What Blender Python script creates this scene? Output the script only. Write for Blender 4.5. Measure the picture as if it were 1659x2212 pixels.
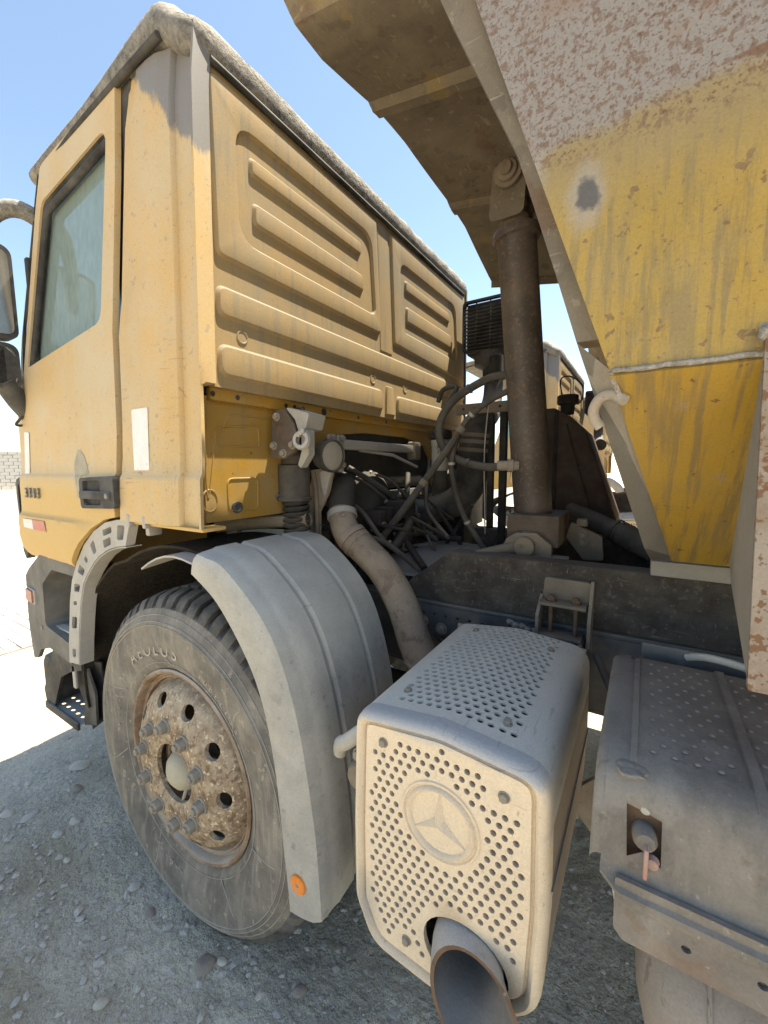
import bpy, bmesh, math, random
import numpy as np
from mathutils import Vector, Matrix, Quaternion
random.seed(7); rng = np.random.default_rng(7)
for o in list(bpy.data.objects): bpy.data.objects.remove(o)
scene = bpy.context.scene
COL = scene.collection
rad = math.radians
# ------------------------------------------------------------------ camera
# world: x = towards the front of the truck (0 at the front axle), y = towards the truck's left side, z = up
cam = bpy.data.cameras.new('camera'); camo = bpy.data.objects.new('camera', cam); COL.objects.link(camo)
yaw, pit, rol = rad(32.43), rad(6.24), rad(-0.47)
fw = Vector((math.sin(yaw)*math.cos(pit), -math.cos(yaw)*math.cos(pit), -math.sin(pit)))
rt = Vector((-math.cos(yaw), -math.sin(yaw), 0)); up = rt.cross(fw)
r2 = rt*math.cos(rol)+up*math.sin(rol); u2 = -rt*math.sin(rol)+up*math.cos(rol)
m = Matrix((r2, u2, -fw)).transposed().to_4x4(); m.translation = (-1.29, 1.908, 1.62)
camo.matrix_world = m
cam.sensor_fit = 'VERTICAL'; cam.sensor_height = 24; cam.lens = 24*885.45/2212
cam.clip_start = 0.02; cam.clip_end = 4000
scene.camera = camo
# ------------------------------------------------------------------ sky, sun, exposure
SUN = Vector((-0.24, -0.30, 1.0)).normalized()
w = bpy.data.worlds.new('World'); scene.world = w; w.use_nodes = True
nt = w.node_tree; bg = nt.nodes['Background']
sky = nt.nodes.new('ShaderNodeTexSky'); sky.sky_type = 'NISHITA'; sky.sun_disc = False
sky.sun_elevation = math.asin(SUN.z); sky.sun_rotation = math.atan2(SUN.x, SUN.y)
sky.altitude = 50; sky.air_density = 1.0; sky.dust_density = .3; sky.ozone_density = 1.7
nt.links.new(sky.outputs[0], bg.inputs[0]); bg.inputs[1].default_value = 0.11
sl = bpy.data.lights.new('sun', 'SUN'); sl.energy = 5.0; sl.angle = rad(0.5); sl.color = (1, .95, .87)
so = bpy.data.objects.new('sun', sl); COL.objects.link(so); so.rotation_euler = SUN.to_track_quat('Z', 'Y').to_euler(); so.location = (0, 0, 8)
scene.view_settings.view_transform = 'Standard'; scene.view_settings.look = 'None'
scene.view_settings.gamma = 1; scene.view_settings.use_curve_mapping = False
scene.view_settings.exposure = 1.58
scene.view_settings.use_white_balance = True; scene.view_settings.white_balance_temperature = 7550; scene.view_settings.white_balance_tint = 6
scene.render.engine = 'CYCLES'; scene.cycles.max_bounces = 7; scene.cycles.diffuse_bounces = 4; scene.cycles.transparent_max_bounces = 6

# ------------------------------------------------------------------ materials
def mat(name, col, col2=None, vs=5, vamt=.6, rough=.8, metal=0, dust=0, dcol=(.36, .34, .31), updust=0, dscale=7,
        spots=(), streak=None, bump=.15, bs=90, bdist=.004, spec=.25, stretch=None, grain=.07, stains=(), blots=(), late=(), scratch=None):
    M = bpy.data.materials.new(name); M.use_nodes = True
    T = M.node_tree; N = T.nodes; L = T.links
    B = N['Principled BSDF']; B.inputs['Roughness'].default_value = rough; B.inputs['Metallic'].default_value = metal
    B.inputs['Specular IOR Level'].default_value = spec
    tc = N.new('ShaderNodeTexCoord').outputs['Object']
    def noise(scale, detail=5, ro=.6, co=None):
        n = N.new('ShaderNodeTexNoise'); n.inputs['Scale'].default_value = scale; n.inputs['Detail'].default_value = detail
        n.inputs['Roughness'].default_value = ro; L.new(co or tc, n.inputs['Vector']); return n.outputs['Fac']
    def ramp(f, a, b, lo=0, hi=1):
        r = N.new('ShaderNodeMapRange'); r.inputs[1].default_value = a; r.inputs[2].default_value = b
        r.inputs[3].default_value = lo; r.inputs[4].default_value = hi; r.interpolation_type = 'SMOOTHSTEP'
        L.new(f, r.inputs[0]); return r.outputs[0]
    def math_(op, a, b):
        n = N.new('ShaderNodeMath'); n.operation = op; n.use_clamp = True
        for i, v in enumerate((a, b)):
            if isinstance(v, (int, float)): n.inputs[i].default_value = v
            else: L.new(v, n.inputs[i])
        return n.outputs[0]
    def mix(f, a, b):
        n = N.new('ShaderNodeMix'); n.data_type = 'RGBA'
        if isinstance(f, (int, float)): n.inputs[0].default_value = f
        else: L.new(f, n.inputs[0])
        for i, v in ((6, a), (7, b)):
            if isinstance(v, tuple): n.inputs[i].default_value = (*v, 1)
            else: L.new(v, n.inputs[i])
        return n.outputs[2]
    def mapped(s, off=0):
        n = N.new('ShaderNodeMapping'); n.inputs['Scale'].default_value = s; n.inputs['Location'].default_value = (off, off*.7, off*.3); L.new(tc, n.inputs[0]); return n.outputs[0]
    c2 = col2 or tuple(v*.72 for v in col)
    c = mix(math_('MULTIPLY', ramp(noise(vs, 6, .65), .35, .68), vamt), col, c2)
    if streak:                       # (colour, amount, frequency, threshold)
        sc, sa, sf, st = streak[:4]; yf = streak[4] if len(streak) > 4 else 1
        f = ramp(noise(1, 6, .6, mapped((sf, sf*yf, sf*.09), 3.1)), st, st+.16)
        c = mix(math_('MULTIPLY', f, sa), c, sc)
    for (pc, ps, th, so_, amt) in spots:
        f = ramp(noise(ps, 4, .55, mapped((1, 1, 1), ps*.13)), th, th+so_)
        c = mix(math_('MULTIPLY', f, amt), c, pc)
    if dust or updust:
        d = ramp(noise(dscale, 6, .68, mapped((1, 1, 1), 9.3)), .28, .78, max(0, dust-.28), min(1, dust+.28))
        if updust:
            g = N.new('ShaderNodeNewGeometry'); sx = N.new('ShaderNodeSeparateXYZ'); L.new(g.outputs['Normal'], sx.inputs[0])
            d = math_('ADD', d, math_('MULTIPLY', ramp(sx.outputs[2], .05, .8), updust))
        c = mix(d, c, dcol)
    for (sc, vec, off, soft, amt, nsc) in stains:       # dirt with a shape of its own: beyond a ragged line
        dp = N.new('ShaderNodeVectorMath'); dp.operation = 'DOT_PRODUCT'; L.new(tc, dp.inputs[0]); dp.inputs[1].default_value = vec
        a2 = N.new('ShaderNodeMath'); a2.operation = 'MULTIPLY_ADD'; L.new(noise(1, 7, .62, mapped((nsc, nsc, nsc*.35), 5.5)), a2.inputs[0]); a2.inputs[1].default_value = amt; L.new(dp.outputs['Value'], a2.inputs[2])
        c = mix(ramp(a2.outputs[0], off, off+soft), c, sc)
    for (sc, ctr, sq, r_, soft, amt, nsc, op) in blots:
        sb_ = N.new('ShaderNodeVectorMath'); sb_.operation = 'SUBTRACT'; L.new(tc, sb_.inputs[0]); sb_.inputs[1].default_value = ctr
        ml_ = N.new('ShaderNodeVectorMath'); ml_.operation = 'MULTIPLY'; L.new(sb_.outputs[0], ml_.inputs[0]); ml_.inputs[1].default_value = sq
        ln = N.new('ShaderNodeVectorMath'); ln.operation = 'LENGTH'; L.new(ml_.outputs[0], ln.inputs[0])
        a2 = N.new('ShaderNodeMath'); a2.operation = 'MULTIPLY_ADD'; L.new(noise(nsc, 5, .65), a2.inputs[0]); a2.inputs[1].default_value = amt; L.new(ln.outputs['Value'], a2.inputs[2])
        c = mix(ramp(a2.outputs[0], r_+amt*.5, r_+amt*.5-soft, 0, op), c, sc)
    if scratch:                     # (colour, amount): thin scrapes in two directions
        for sv, k in (((9, 9, 150), 0), ((120, 14, 30), 6)):
            f = ramp(noise(1, 3, .5, mapped(sv, 2.7+k)), .665, .70); f2 = ramp(noise(2.5, 3, .5, mapped((1, 1, 1), 8.8+k)), .45, .6)
            c = mix(math_('MULTIPLY', math_('MULTIPLY', f, f2), scratch[1]), c, scratch[0])
    if late:
        sz = N.new('ShaderNodeSeparateXYZ'); L.new(tc, sz.inputs[0]); a3 = N.new('ShaderNodeMath'); a3.operation = 'MULTIPLY_ADD'; L.new(noise(16, 6), a3.inputs[0]); a3.inputs[1].default_value = .05; L.new(sz.outputs[2], a3.inputs[2])
        msk = ramp(a3.outputs[0], 2.12, 2.17, .07, 1)
        for (pc, ps, th, so_, amt) in late:
            c = mix(math_('MULTIPLY', math_('MULTIPLY', ramp(noise(ps, 4, .55, mapped((1, 1, 1), ps*.11)), th, th+so_), amt), msk), c, pc)
    if grain:
        gq = ramp(noise(230, 3, .7), .3, .7, 1-grain, 1+grain); hs = N.new('ShaderNodeHueSaturation'); L.new(c, hs.inputs['Color']); L.new(gq, hs.inputs['Value']); c = hs.outputs[0]
    L.new(c, B.inputs['Base Color'])
    if bump:
        b = N.new('ShaderNodeBump'); b.inputs['Strength'].default_value = bump; b.inputs['Distance'].default_value = bdist
        L.new(noise(bs, 6, .6, mapped(stretch) if stretch else None), b.inputs['Height']); L.new(b.outputs[0], B.inputs['Normal'])
    return M
YEL = (.48, .275, .05); DUST = (.44, .385, .30); GDUST = (.41, .375, .325); RUST = (.12, .055, .025)
MT = {}
SPK = ((RUST, 42, .645, .02, .8), ((.20, .11, .04), 95, .65, .02, .75), ((.30, .26, .19), 10, .66, .05, .35))
MT['cab'] = mat('cab_yellow_paint', YEL, (0.639, 0.332, 0.059), 3, .5, .55, dust=.70, dcol=(0.473, 0.391, 0.267), updust=.5, dscale=2.5, streak=((0.473, 0.378, 0.248), .5, 12, .5),
    spots=SPK, scratch=((0.485, 0.417, 0.310), .55), bump=.05, bs=60, spec=.35, stains=(((.50, .325, .115), (0, 0, -1), -1.60, .16, .12, 6),))
MT['cabq'] = mat('cab_quarter_paint', YEL, (0.639, 0.332, 0.059), 3, .5, .55, dust=.68, dcol=(0.462, 0.378, 0.254), updust=.5, dscale=2.5, streak=((0.426, 0.319, 0.166), .6, 16, .5),
    spots=SPK, scratch=((0.213, 0.136, 0.068), .5), bump=.06, bs=60, spec=.35, stains=(((0.189, 0.178, 0.172), (-1.1, 0, 1), 2.79, .03, .22, 11),))
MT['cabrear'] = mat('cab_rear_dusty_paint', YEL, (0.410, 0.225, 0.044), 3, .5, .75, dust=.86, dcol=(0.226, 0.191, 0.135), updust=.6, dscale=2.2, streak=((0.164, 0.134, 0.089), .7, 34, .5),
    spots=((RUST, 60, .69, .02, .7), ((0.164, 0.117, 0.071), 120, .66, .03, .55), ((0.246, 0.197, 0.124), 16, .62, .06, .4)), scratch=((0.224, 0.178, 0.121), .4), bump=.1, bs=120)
MT['cablow'] = mat('cab_lower_yellow', (0.318, 0.175, 0.024), (0.257, 0.144, 0.025), 4, .6, .6, dust=.10, dcol=(0.257, 0.227, 0.163), updust=.4, streak=((0.220, 0.144, 0.043), .6, 16, .52),
    spots=(((0.049, 0.035, 0.025), 50, .68, .02, .8), ((0.233, 0.185, 0.094), 7, .62, .08, .4)), bump=.05)
MT['roof'] = mat('roof_dusty_cover', (0.209, 0.198, 0.182), (0.099, 0.097, 0.094), 30, 1, .95, dust=.22, dcol=GDUST, updust=.62, dscale=24, bump=1, bs=75, bdist=.014, spots=(((0.077, 0.075, 0.073), 45, .56, .06, .7),))
MT['gasket'] = mat('black_rubber', (.018, .018, .019), dust=.07, dcol=(.22, .205, .18), updust=.3, rough=.75)
MT['plastic'] = mat('dusty_black_plastic', (0.024, 0.024, 0.026), dust=.22, dcol=(0.198, 0.186, 0.168), updust=.7, rough=.7)
MT['grey'] = mat('dusty_grey_plastic', (0.250, 0.246, 0.233), (0.176, 0.176, 0.169), 4, .7, .7, dust=.40, dcol=(0.466, 0.449, 0.408), updust=.5, dscale=5, streak=((0.280, 0.269, 0.246), .45, 20, .5), scratch=((0.291, 0.279, 0.254), .6), bump=.12, bs=160, spots=(((0.291, 0.269, 0.229), 20, .57, .05, .6), ((0.040, 0.040, 0.040), 34, .63, .03, .5), ((0.291, 0.269, 0.232), 3.5, .52, .15, .5), ((0.350, 0.333, 0.297), 55, .62, .06, .4), ((0.094, 0.094, 0.094), 12, .64, .05, .4)))
MT['lgrey'] = mat('dusty_light_grey_plastic', (0.333, 0.322, 0.300), dust=.45, dcol=(0.466, 0.433, 0.389), updust=.4, bump=.1)
MT['step'] = mat('step_dark_grey_plastic', (.12, .116, .108), (.085, .082, .078), 5, .7, .8, dust=.30, dcol=(.25, .235, .205), updust=.4, dscale=8, bump=.2)
MT['tyre'] = mat('dusty_tyre_rubber', (0.072, 0.071, 0.069), (0.052, 0.052, 0.052), 6, .6, .85, dust=.40, dcol=(0.316, 0.284, 0.237), updust=.15, dscale=6, streak=((0.263, 0.232, 0.200), .5, 40, .5), bump=.25, bs=140, spots=(((0.355, 0.316, 0.263), 40, .62, .06, .6), ((0.033, 0.033, 0.033), 5, .58, .1, .6)))
MT['tread'] = mat('tyre_tread', (0.043, 0.043, 0.043), dust=.28, dcol=(0.250, 0.230, 0.202), updust=.1, dscale=14)
MT['letter'] = mat('tyre_letter_rubber', (0.078, 0.078, 0.078), dust=.8, dcol=(0.429, 0.397, 0.345))
MT['rim'] = mat('rusty_wheel_steel', (0.320, 0.245, 0.171), (0.146, 0.084, 0.046), 30, 1, .85, dust=.20, dcol=(0.524, 0.448, 0.342), updust=.25, dscale=14,
    spots=(((0.080, 0.042, 0.021), 70, .52, .08, .8), ((0.641, 0.532, 0.355), 75, .60, .05, .8)), bump=.5, bs=130, bdist=.005)
MT['rimedge'] = mat('rusty_rim_flange', (0.221, 0.137, 0.078), (0.117, 0.065, 0.036), 26, 1, .85, dust=.14, dcol=(0.468, 0.429, 0.377), updust=.6, bump=.4, bs=150)
MT['nut'] = mat('dusty_wheel_nut', (0.157, 0.135, 0.109), dust=.55, dcol=(0.403, 0.357, 0.292), updust=.3, bump=.3)
MT['hub'] = mat('hub_cap_ivory', (0.374, 0.337, 0.254), (0.281, 0.253, 0.182), 18, .5, .7, dust=.4, dcol=(0.393, 0.365, 0.300))
MT['brass'] = mat('brass_plug', (.45, .28, .08), metal=.5, rough=.5, dust=.4, dcol=(.4, .35, .25))
MT['muf'] = mat('dusty_muffler_metal', (0.664, 0.544, 0.400), (0.561, 0.465, 0.357), 9, .6, .85, dust=.40, dcol=(0.649, 0.544, 0.415), updust=.0, dscale=5,
    spots=(((0.295, 0.244, 0.185), 95, .68, .02, .7), ((0.458, 0.401, 0.336), 14, .60, .08, .55)), blots=(((0.134, 0.124, 0.119), (-1.10, 1.2, .60), (1, 0, .8), .075, .07, .04, 20, .75), ((0.308, 0.228, 0.151), (-1.0, 1.2, .69), (1, 0, 1.3), .07, .06, .05, 18, .45), ((0.308, 0.291, 0.270), (-.78, 1.2, .60), (1, 0, .5), .06, .05, .06, 14, .5)), stains=(((0.436, 0.423, 0.412), (0, 0, 1), 1.072, .025, .05, 14),), scratch=((0.277, 0.244, 0.200), .5), bump=.3, bs=170)
MT['muftop'] = mat('dusty_muffler_top', (0.609, 0.569, 0.494), (0.511, 0.478, 0.420), 10, .6, .85, dust=.35, dcol=(0.692, 0.643, 0.551), updust=.2, dscale=6,
    spots=(((0.395, 0.379, 0.354), 22, .62, .1, .5),), stains=(((0.281, 0.239, 0.206), (-.45, 0, -1), -.42, .02, .03, 6),), scratch=((0.356, 0.343, 0.316), .5), bump=.25, bs=150)
MT['mufside'] = mat('muffler_side_grey', (.23, .205, .19), dust=.45, dcol=(.32, .30, .275), bump=.2)
MT['dark'] = mat('dark_greasy_steel', (0.018, 0.017, 0.016), dust=.10, dcol=(0.128, 0.116, 0.100), updust=.4, bump=.2)
MT['engine'] = mat('engine_dark_metal', (0.021, 0.019, 0.019), dust=.12, dcol=(0.090, 0.083, 0.071), updust=.35, bump=.3, bs=60)
MT['frame'] = mat('chassis_dark_paint', (.06, .068, .08), (.035, .038, .045), 9, .7, .6, dust=.22, dcol=(.22, .205, .18), updust=.6, bump=.1)
MT['beam'] = mat('rough_subframe_steel', (0.044, 0.037, 0.032), (0.024, 0.020, 0.018), 14, .8, .8, dust=.13, dcol=(0.168, 0.148, 0.124), updust=.5, dscale=10,
    spots=(((0.128, 0.112, 0.096), 60, .60, .05, .5), ((0.080, 0.044, 0.024), 9, .6, .1, .5)), scratch=((.20, .17, .14), .6), bump=.6, bs=60, stretch=(.4, 1, 1.6))
MT['rustgrey'] = mat('rusty_grey_steel', (0.276, 0.236, 0.196), (0.196, 0.149, 0.115), 7, .7, .85, dust=.3, dcol=(0.380, 0.345, 0.299), updust=.5, spots=((RUST, 45, .60, .05, .8),), bump=.3)
MT['rustdark'] = mat('dark_rusty_steel', (.09, .07, .055), (.06, .045, .035), 14, .8, .85, dust=.2, dcol=(.19, .165, .135), updust=.4, spots=(((.13, .07, .04), 50, .56, .05, .7),), bump=.35)
MT['cyl'] = mat('ram_dusty_black_paint', (.05, .046, .043), (.075, .06, .05), 8, .8, .45, dust=.24, dcol=(.19, .16, .135), dscale=3,
    spots=(((.16, .09, .055), 60, .575, .03, .75), ((.10, .055, .035), 120, .6, .03, .6)), bump=.15)
MT['pin'] = mat('pin_dusty_steel', (0.152, 0.119, 0.092), dust=.4, dcol=(0.265, 0.230, 0.183), updust=.4, bump=.35)
MT['bodyup'] = mat('tipper_side_worn_paint', (.25, .23, .215), (.20, .175, .16), 6, .7, .8, dust=.3, dcol=(.26, .24, .22), dscale=3,
    spots=(((.13, .08, .05), 95, .53, .05, .75), ((.085, .042, .022), 130, .60, .03, .8), ((.20, .12, .075), 5, .55, .15, .6)), bump=.3, bs=100)
MT['bodyyel'] = mat('tipper_worn_yellow_paint', (0.361, 0.228, 0.027), (0.280, 0.192, 0.042), 6, .8, .6, dust=.34, dcol=(0.310, 0.247, 0.136), dscale=4, streak=((0.147, 0.110, 0.053), .75, 70, .47),
    stains=(((0.252, 0.195, 0.103), (0, 0, 1), 2.03, .15, .06, 8), ((0.294, 0.275, 0.258), (.55, 0, -.12), -.835, .03, .09, 22), ((0.235, 0.216, 0.204), (.06, 0, 1), 2.095, .03, .06, 14)),
    blots=(((0.294, 0.280, 0.270), (-1.185, 1.12, 2.055), (1, 0, .55), .040, .025, .02, 40, .6), ((0.081, 0.081, 0.088), (-1.188, 1.12, 2.060), (1.2, 0, .75), .024, .010, .045, 26, .9),
           ((0.162, 0.088, 0.053), (-1.42, 1.12, 2.17), (.32, 0, 2.4), .02, .008, .02, 60, .9)),
    spots=((RUST, 46, .635, .02, .9), ((0.162, 0.074, 0.030), 100, .65, .02, .8)), late=(((0.147, 0.091, 0.064), 120, .49, .13, .75), ((0.110, 0.056, 0.030), 190, .55, .08, .7), ((0.206, 0.118, 0.068), 7, .54, .12, .4)), scratch=((0.108, 0.067, 0.037), .6), bump=.18, bs=110)
MT['bodylow'] = mat('tipper_lower_yellow', (0.377, 0.230, 0.023), (0.307, 0.189, 0.029), 5, .8, .6, dust=.14, dcol=(0.237, 0.181, 0.096), dscale=3, streak=((0.181, 0.126, 0.052), .85, 62, .46, .06),
    spots=((RUST, 40, .66, .02, .9), ((0.265, 0.223, 0.205), 8, .64, .05, .5)), scratch=((0.094, 0.056, 0.027), .6), bump=.12, bs=80)
MT['post'] = mat('tipper_edge_grey', (0.276, 0.258, 0.234), (0.216, 0.198, 0.174), 6, .6, .8, dust=.35, dcol=(0.336, 0.312, 0.276), spots=((RUST, 40, .71, .03, .8),), bump=.2)
MT['weld'] = mat('weld_bead', (0.391, 0.374, 0.353), (0.221, 0.187, 0.153), 70, 1, .7, bump=1, bs=160, bdist=.008)
MT['gusset'] = mat('gusset_light_grey', (0.425, 0.400, 0.362), (0.350, 0.325, 0.300), 20, .5, .85, dust=.3, dcol=(0.413, 0.388, 0.350), bump=.25)
MT['rustplate'] = mat('rust_speckled_plate', (0.277, 0.239, 0.202), (0.214, 0.151, 0.110), 12, .8, .85, spots=(((0.145, 0.073, 0.037), 80, .53, .05, .85), ((0.529, 0.365, 0.098), 30, .68, .05, .6)), bump=.35)
MT['canopy'] = mat('canopy_worn_steel', (0.153, 0.126, 0.095), (0.090, 0.075, 0.059), 5, .9, .8, dust=.34, dcol=(0.216, 0.189, 0.153), dscale=3,
    streak=None, spots=(((0.090, 0.045, 0.023), 7, .62, .05, .8), ((0.225, 0.162, 0.050), 5, .58, .08, .6), ((0.270, 0.243, 0.198), 40, .64, .03, .5), ((0.063, 0.054, 0.045), 14, .58, .05, .6)), scratch=((.30, .26, .20), .6), bump=.8, bs=16, bdist=.008, stretch=(1, .3, 1))
MT['batt'] = mat('battery_cover_dusty', (0.142, 0.127, 0.113), (0.094, 0.085, 0.076), 4, .7, .7, dust=.32, dcol=(0.294, 0.259, 0.217), updust=.15, dscale=6, streak=((0.235, 0.201, 0.169), .5, 24, .5),
    spots=(((0.217, 0.204, 0.188), 9, .56, .06, .55), ((0.099, 0.059, 0.037), 26, .62, .05, .6), ((0.201, 0.129, 0.092), 5, .57, .1, .5), ((0.070, 0.062, 0.054), 60, .64, .04, .5), ((0.353, 0.314, 0.271), 90, .68, .03, .5)), scratch=((0.224, 0.210, 0.190), .7), bump=.2)
MT['rustbrown'] = mat('rust_brown_steel', (.16, .10, .062), (.10, .06, .04), 20, .8, .85, spots=(((.32, .28, .22), 60, .66, .04, .5),), bump=.4)
MT['airtank'] = mat('air_tank_rusty_grey', (0.248, 0.214, 0.184), (0.189, 0.145, 0.115), 5, .8, .8, dust=.35, dcol=(0.309, 0.288, 0.258), spots=(((0.447, 0.418, 0.378), 7, .70, .04, .7), ((0.130, 0.075, 0.044), 40, .6, .06, .6)), scratch=((0.077, 0.054, 0.036), .6), bump=.3)
MT['exh'] = mat('rusty_exhaust_pipe', (0.215, 0.161, 0.126), (0.162, 0.113, 0.087), 8, .7, .85, dust=.42, dcol=(0.306, 0.257, 0.203), updust=.2, spots=(((0.090, 0.044, 0.028), 18, .54, .08, .75), ((0.116, 0.080, 0.056), 95, .62, .04, .7)), bump=.35)
MT['heat'] = mat('tail_pipe_heat_stained', (0.336, 0.330, 0.330), (0.240, 0.228, 0.228), 12, .6, .75, metal=.15, dust=.3, dcol=(0.456, 0.438, 0.408), updust=.3, spots=(((0.180, 0.108, 0.072), 26, .62, .08, .6),), bump=.3)
MT['sootgrey'] = mat('sooty_pipe_wall', (.13, .12, .115), (.07, .065, .06), 14, .8, .85, dust=.2, dcol=(.24, .22, .2), updust=.3, bump=.3)
MT['soot'] = mat('soot', (.10, .065, .045), (.05, .04, .035), 20, .7, .95)
MT['hose'] = mat('dusty_hose', (0.043, 0.040, 0.037), dust=.30, dcol=(0.170, 0.153, 0.132), updust=.35, rough=.75)
MT['bright'] = mat('bare_dusty_steel', (.34, .33, .31), (.25, .24, .22), 20, .6, .6, metal=.2, dust=.35, dcol=(.40, .38, .35), updust=.3, bump=.2)
MT['white'] = mat('white_reflective_tape', (.70, .70, .70), (.6, .6, .6), 30, .5, .6, dust=.18, dcol=(.55, .5, .42), spots=(((.3, .28, .25), 60, .7, .03, .5),), bump=.04)
MT['red'] = mat('red_reflective_tape', (.50, .10, .08), rough=.5, dust=.3, dcol=(.5, .4, .32))
MT['redlens'] = mat('side_marker_red', (.40, .11, .06), rough=.35, dust=.35, dcol=(.42, .33, .26), spec=.5, bump=0)
MT['orange'] = mat('orange_reflector', (.75, .22, .01), (.70, .18, .01), 200, .5, .35, dust=.06, dcol=(.5, .4, .3), spec=.5, bump=.3, bs=400)
MT['filler'] = mat('grey_body_filler', (.36, .325, .25), (.27, .25, .2), 20, .7, .9, bump=.3)
MT['badge'] = mat('badge_grey_chrome', (0.211, 0.205, 0.192), rough=.5, metal=.3, dust=.4, dcol=(0.248, 0.229, 0.198))
MT['tank'] = mat('oil_tank_brown_black', (.045, .028, .022), (.07, .035, .025), 9, .7, .7, dust=.2, dcol=(.14, .12, .1), bump=.2)
MT['hood'] = mat('pale_dusty_cover', (0.256, 0.252, 0.240), dust=.4, dcol=(0.304, 0.288, 0.264), updust=.3, bump=.2)
MT['liner'] = mat('mud_caked_liner', (0.033, 0.027, 0.020), (0.020, 0.017, 0.013), 14, .9, .95, dust=.3, dcol=(0.056, 0.048, 0.037), dscale=18, bump=.9, bs=45, bdist=.012)
MT['lens'] = mat('work_lamp_lens', (.30, .28, .25), rough=.35, dust=.35, dcol=(.34, .31, .27), spec=.5, bump=.6, bs=220)
MT['label'] = mat('filter_label', (.35, .34, .32), dust=.4, dcol=(.25, .23, .2))
MT['ink'] = mat('filter_label_ink', (.03, .03, .03), bump=0)
MT['handle_red'] = mat('faded_red_lever', (0.375, 0.150, 0.120), (0.315, 0.225, 0.195), 40, .7, .6, dust=.3, dcol=(0.338, 0.300, 0.270))
MT['seat'] = mat('seat_fabric', (.07, .072, .08), rough=.95)
MT['inner'] = mat('cab_trim', (.16, .165, .165), rough=.9)
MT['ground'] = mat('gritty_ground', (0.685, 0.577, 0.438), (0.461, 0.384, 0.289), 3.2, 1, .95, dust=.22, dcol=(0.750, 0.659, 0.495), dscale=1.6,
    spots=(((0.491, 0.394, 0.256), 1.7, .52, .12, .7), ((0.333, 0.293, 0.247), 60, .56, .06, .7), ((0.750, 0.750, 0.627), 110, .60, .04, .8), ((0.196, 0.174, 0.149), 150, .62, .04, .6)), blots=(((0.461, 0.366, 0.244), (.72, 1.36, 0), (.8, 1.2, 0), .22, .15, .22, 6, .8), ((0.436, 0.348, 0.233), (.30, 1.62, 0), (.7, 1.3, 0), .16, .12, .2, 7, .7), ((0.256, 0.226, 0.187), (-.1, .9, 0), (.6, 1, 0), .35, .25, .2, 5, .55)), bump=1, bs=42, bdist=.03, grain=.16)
MT['stone'] = mat('grey_stone', (0.495, 0.439, 0.372), (0.363, 0.323, 0.281), 30, .7, .9, dust=.3, dcol=(0.561, 0.493, 0.415), updust=.2, bump=.3)
MT['palestone'] = mat('pale_stone', (0.561, 0.482, 0.392), (0.440, 0.383, 0.313), 30, .7, .9, dust=.25, dcol=(0.577, 0.510, 0.431), bump=.3)
MT['brownstone'] = mat('brown_stone', (0.308, 0.238, 0.189), (0.224, 0.175, 0.140), 30, .7, .9, dust=.25, dcol=(0.448, 0.406, 0.364), bump=.3)
MT['paver'] = mat('concrete_paver', (0.480, 0.462, 0.426), (0.408, 0.390, 0.360), 3, .7, .95, dust=.4, dcol=(0.516, 0.486, 0.432), bump=.3)
MT['block'] = mat('concrete_block', (.36, .345, .32), (.30, .285, .265), 2, .7, .95, bump=.3, bs=20)
MT['mortar'] = mat('mortar', (.27, .255, .235), rough=.95)
def glassmat():
    M = bpy.data.materials.new('tinted_dusty_glass'); M.use_nodes = True; T = M.node_tree; N = T.nodes; L = T.links
    out = N['Material Output']; N.remove(N['Principled BSDF'])
    tr = N.new('ShaderNodeBsdfTransparent'); tr.inputs[0].default_value = (.42, .60, .58, 1)
    gl = N.new('ShaderNodeBsdfGlossy'); gl.inputs['Roughness'].default_value = .06; gl.inputs[0].default_value = (.8, .9, .92, 1)
    df = N.new('ShaderNodeBsdfDiffuse'); df.inputs[0].default_value = (.27, .35, .335, 1)
    fr = N.new('ShaderNodeFresnel'); fr.inputs[0].default_value = 1.5
    tc = N.new('ShaderNodeTexCoord'); mp = N.new('ShaderNodeMapping'); mp.inputs['Scale'].default_value = (45, 45, 18); L.new(tc.outputs['Object'], mp.inputs[0])
    no = N.new('ShaderNodeTexNoise'); no.inputs['Scale'].default_value = 1; no.inputs['Detail'].default_value = 8; L.new(mp.outputs[0], no.inputs[0])
    mr = N.new('ShaderNodeMapRange'); mr.inputs[1].default_value = .3; mr.inputs[2].default_value = .7; mr.inputs[3].default_value = .62; mr.inputs[4].default_value = .76; L.new(no.outputs[0], mr.inputs[0])
    m1 = N.new('ShaderNodeMixShader'); L.new(mr.outputs[0], m1.inputs[0]); L.new(tr.outputs[0], m1.inputs[1]); L.new(df.outputs[0], m1.inputs[2])
    m2 = N.new('ShaderNodeMixShader'); L.new(fr.outputs[0], m2.inputs[0]); L.new(m1.outputs[0], m2.inputs[1]); L.new(gl.outputs[0], m2.inputs[2])
    L.new(m2.outputs[0], out.inputs[0]); return M
MT['glass'] = glassmat()
MT['mirror'] = mat('dusty_mirror_glass', (.42, .43, .44), rough=.15, metal=.8, dust=.35, dcol=(.42, .40, .37), bump=0)

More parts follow.
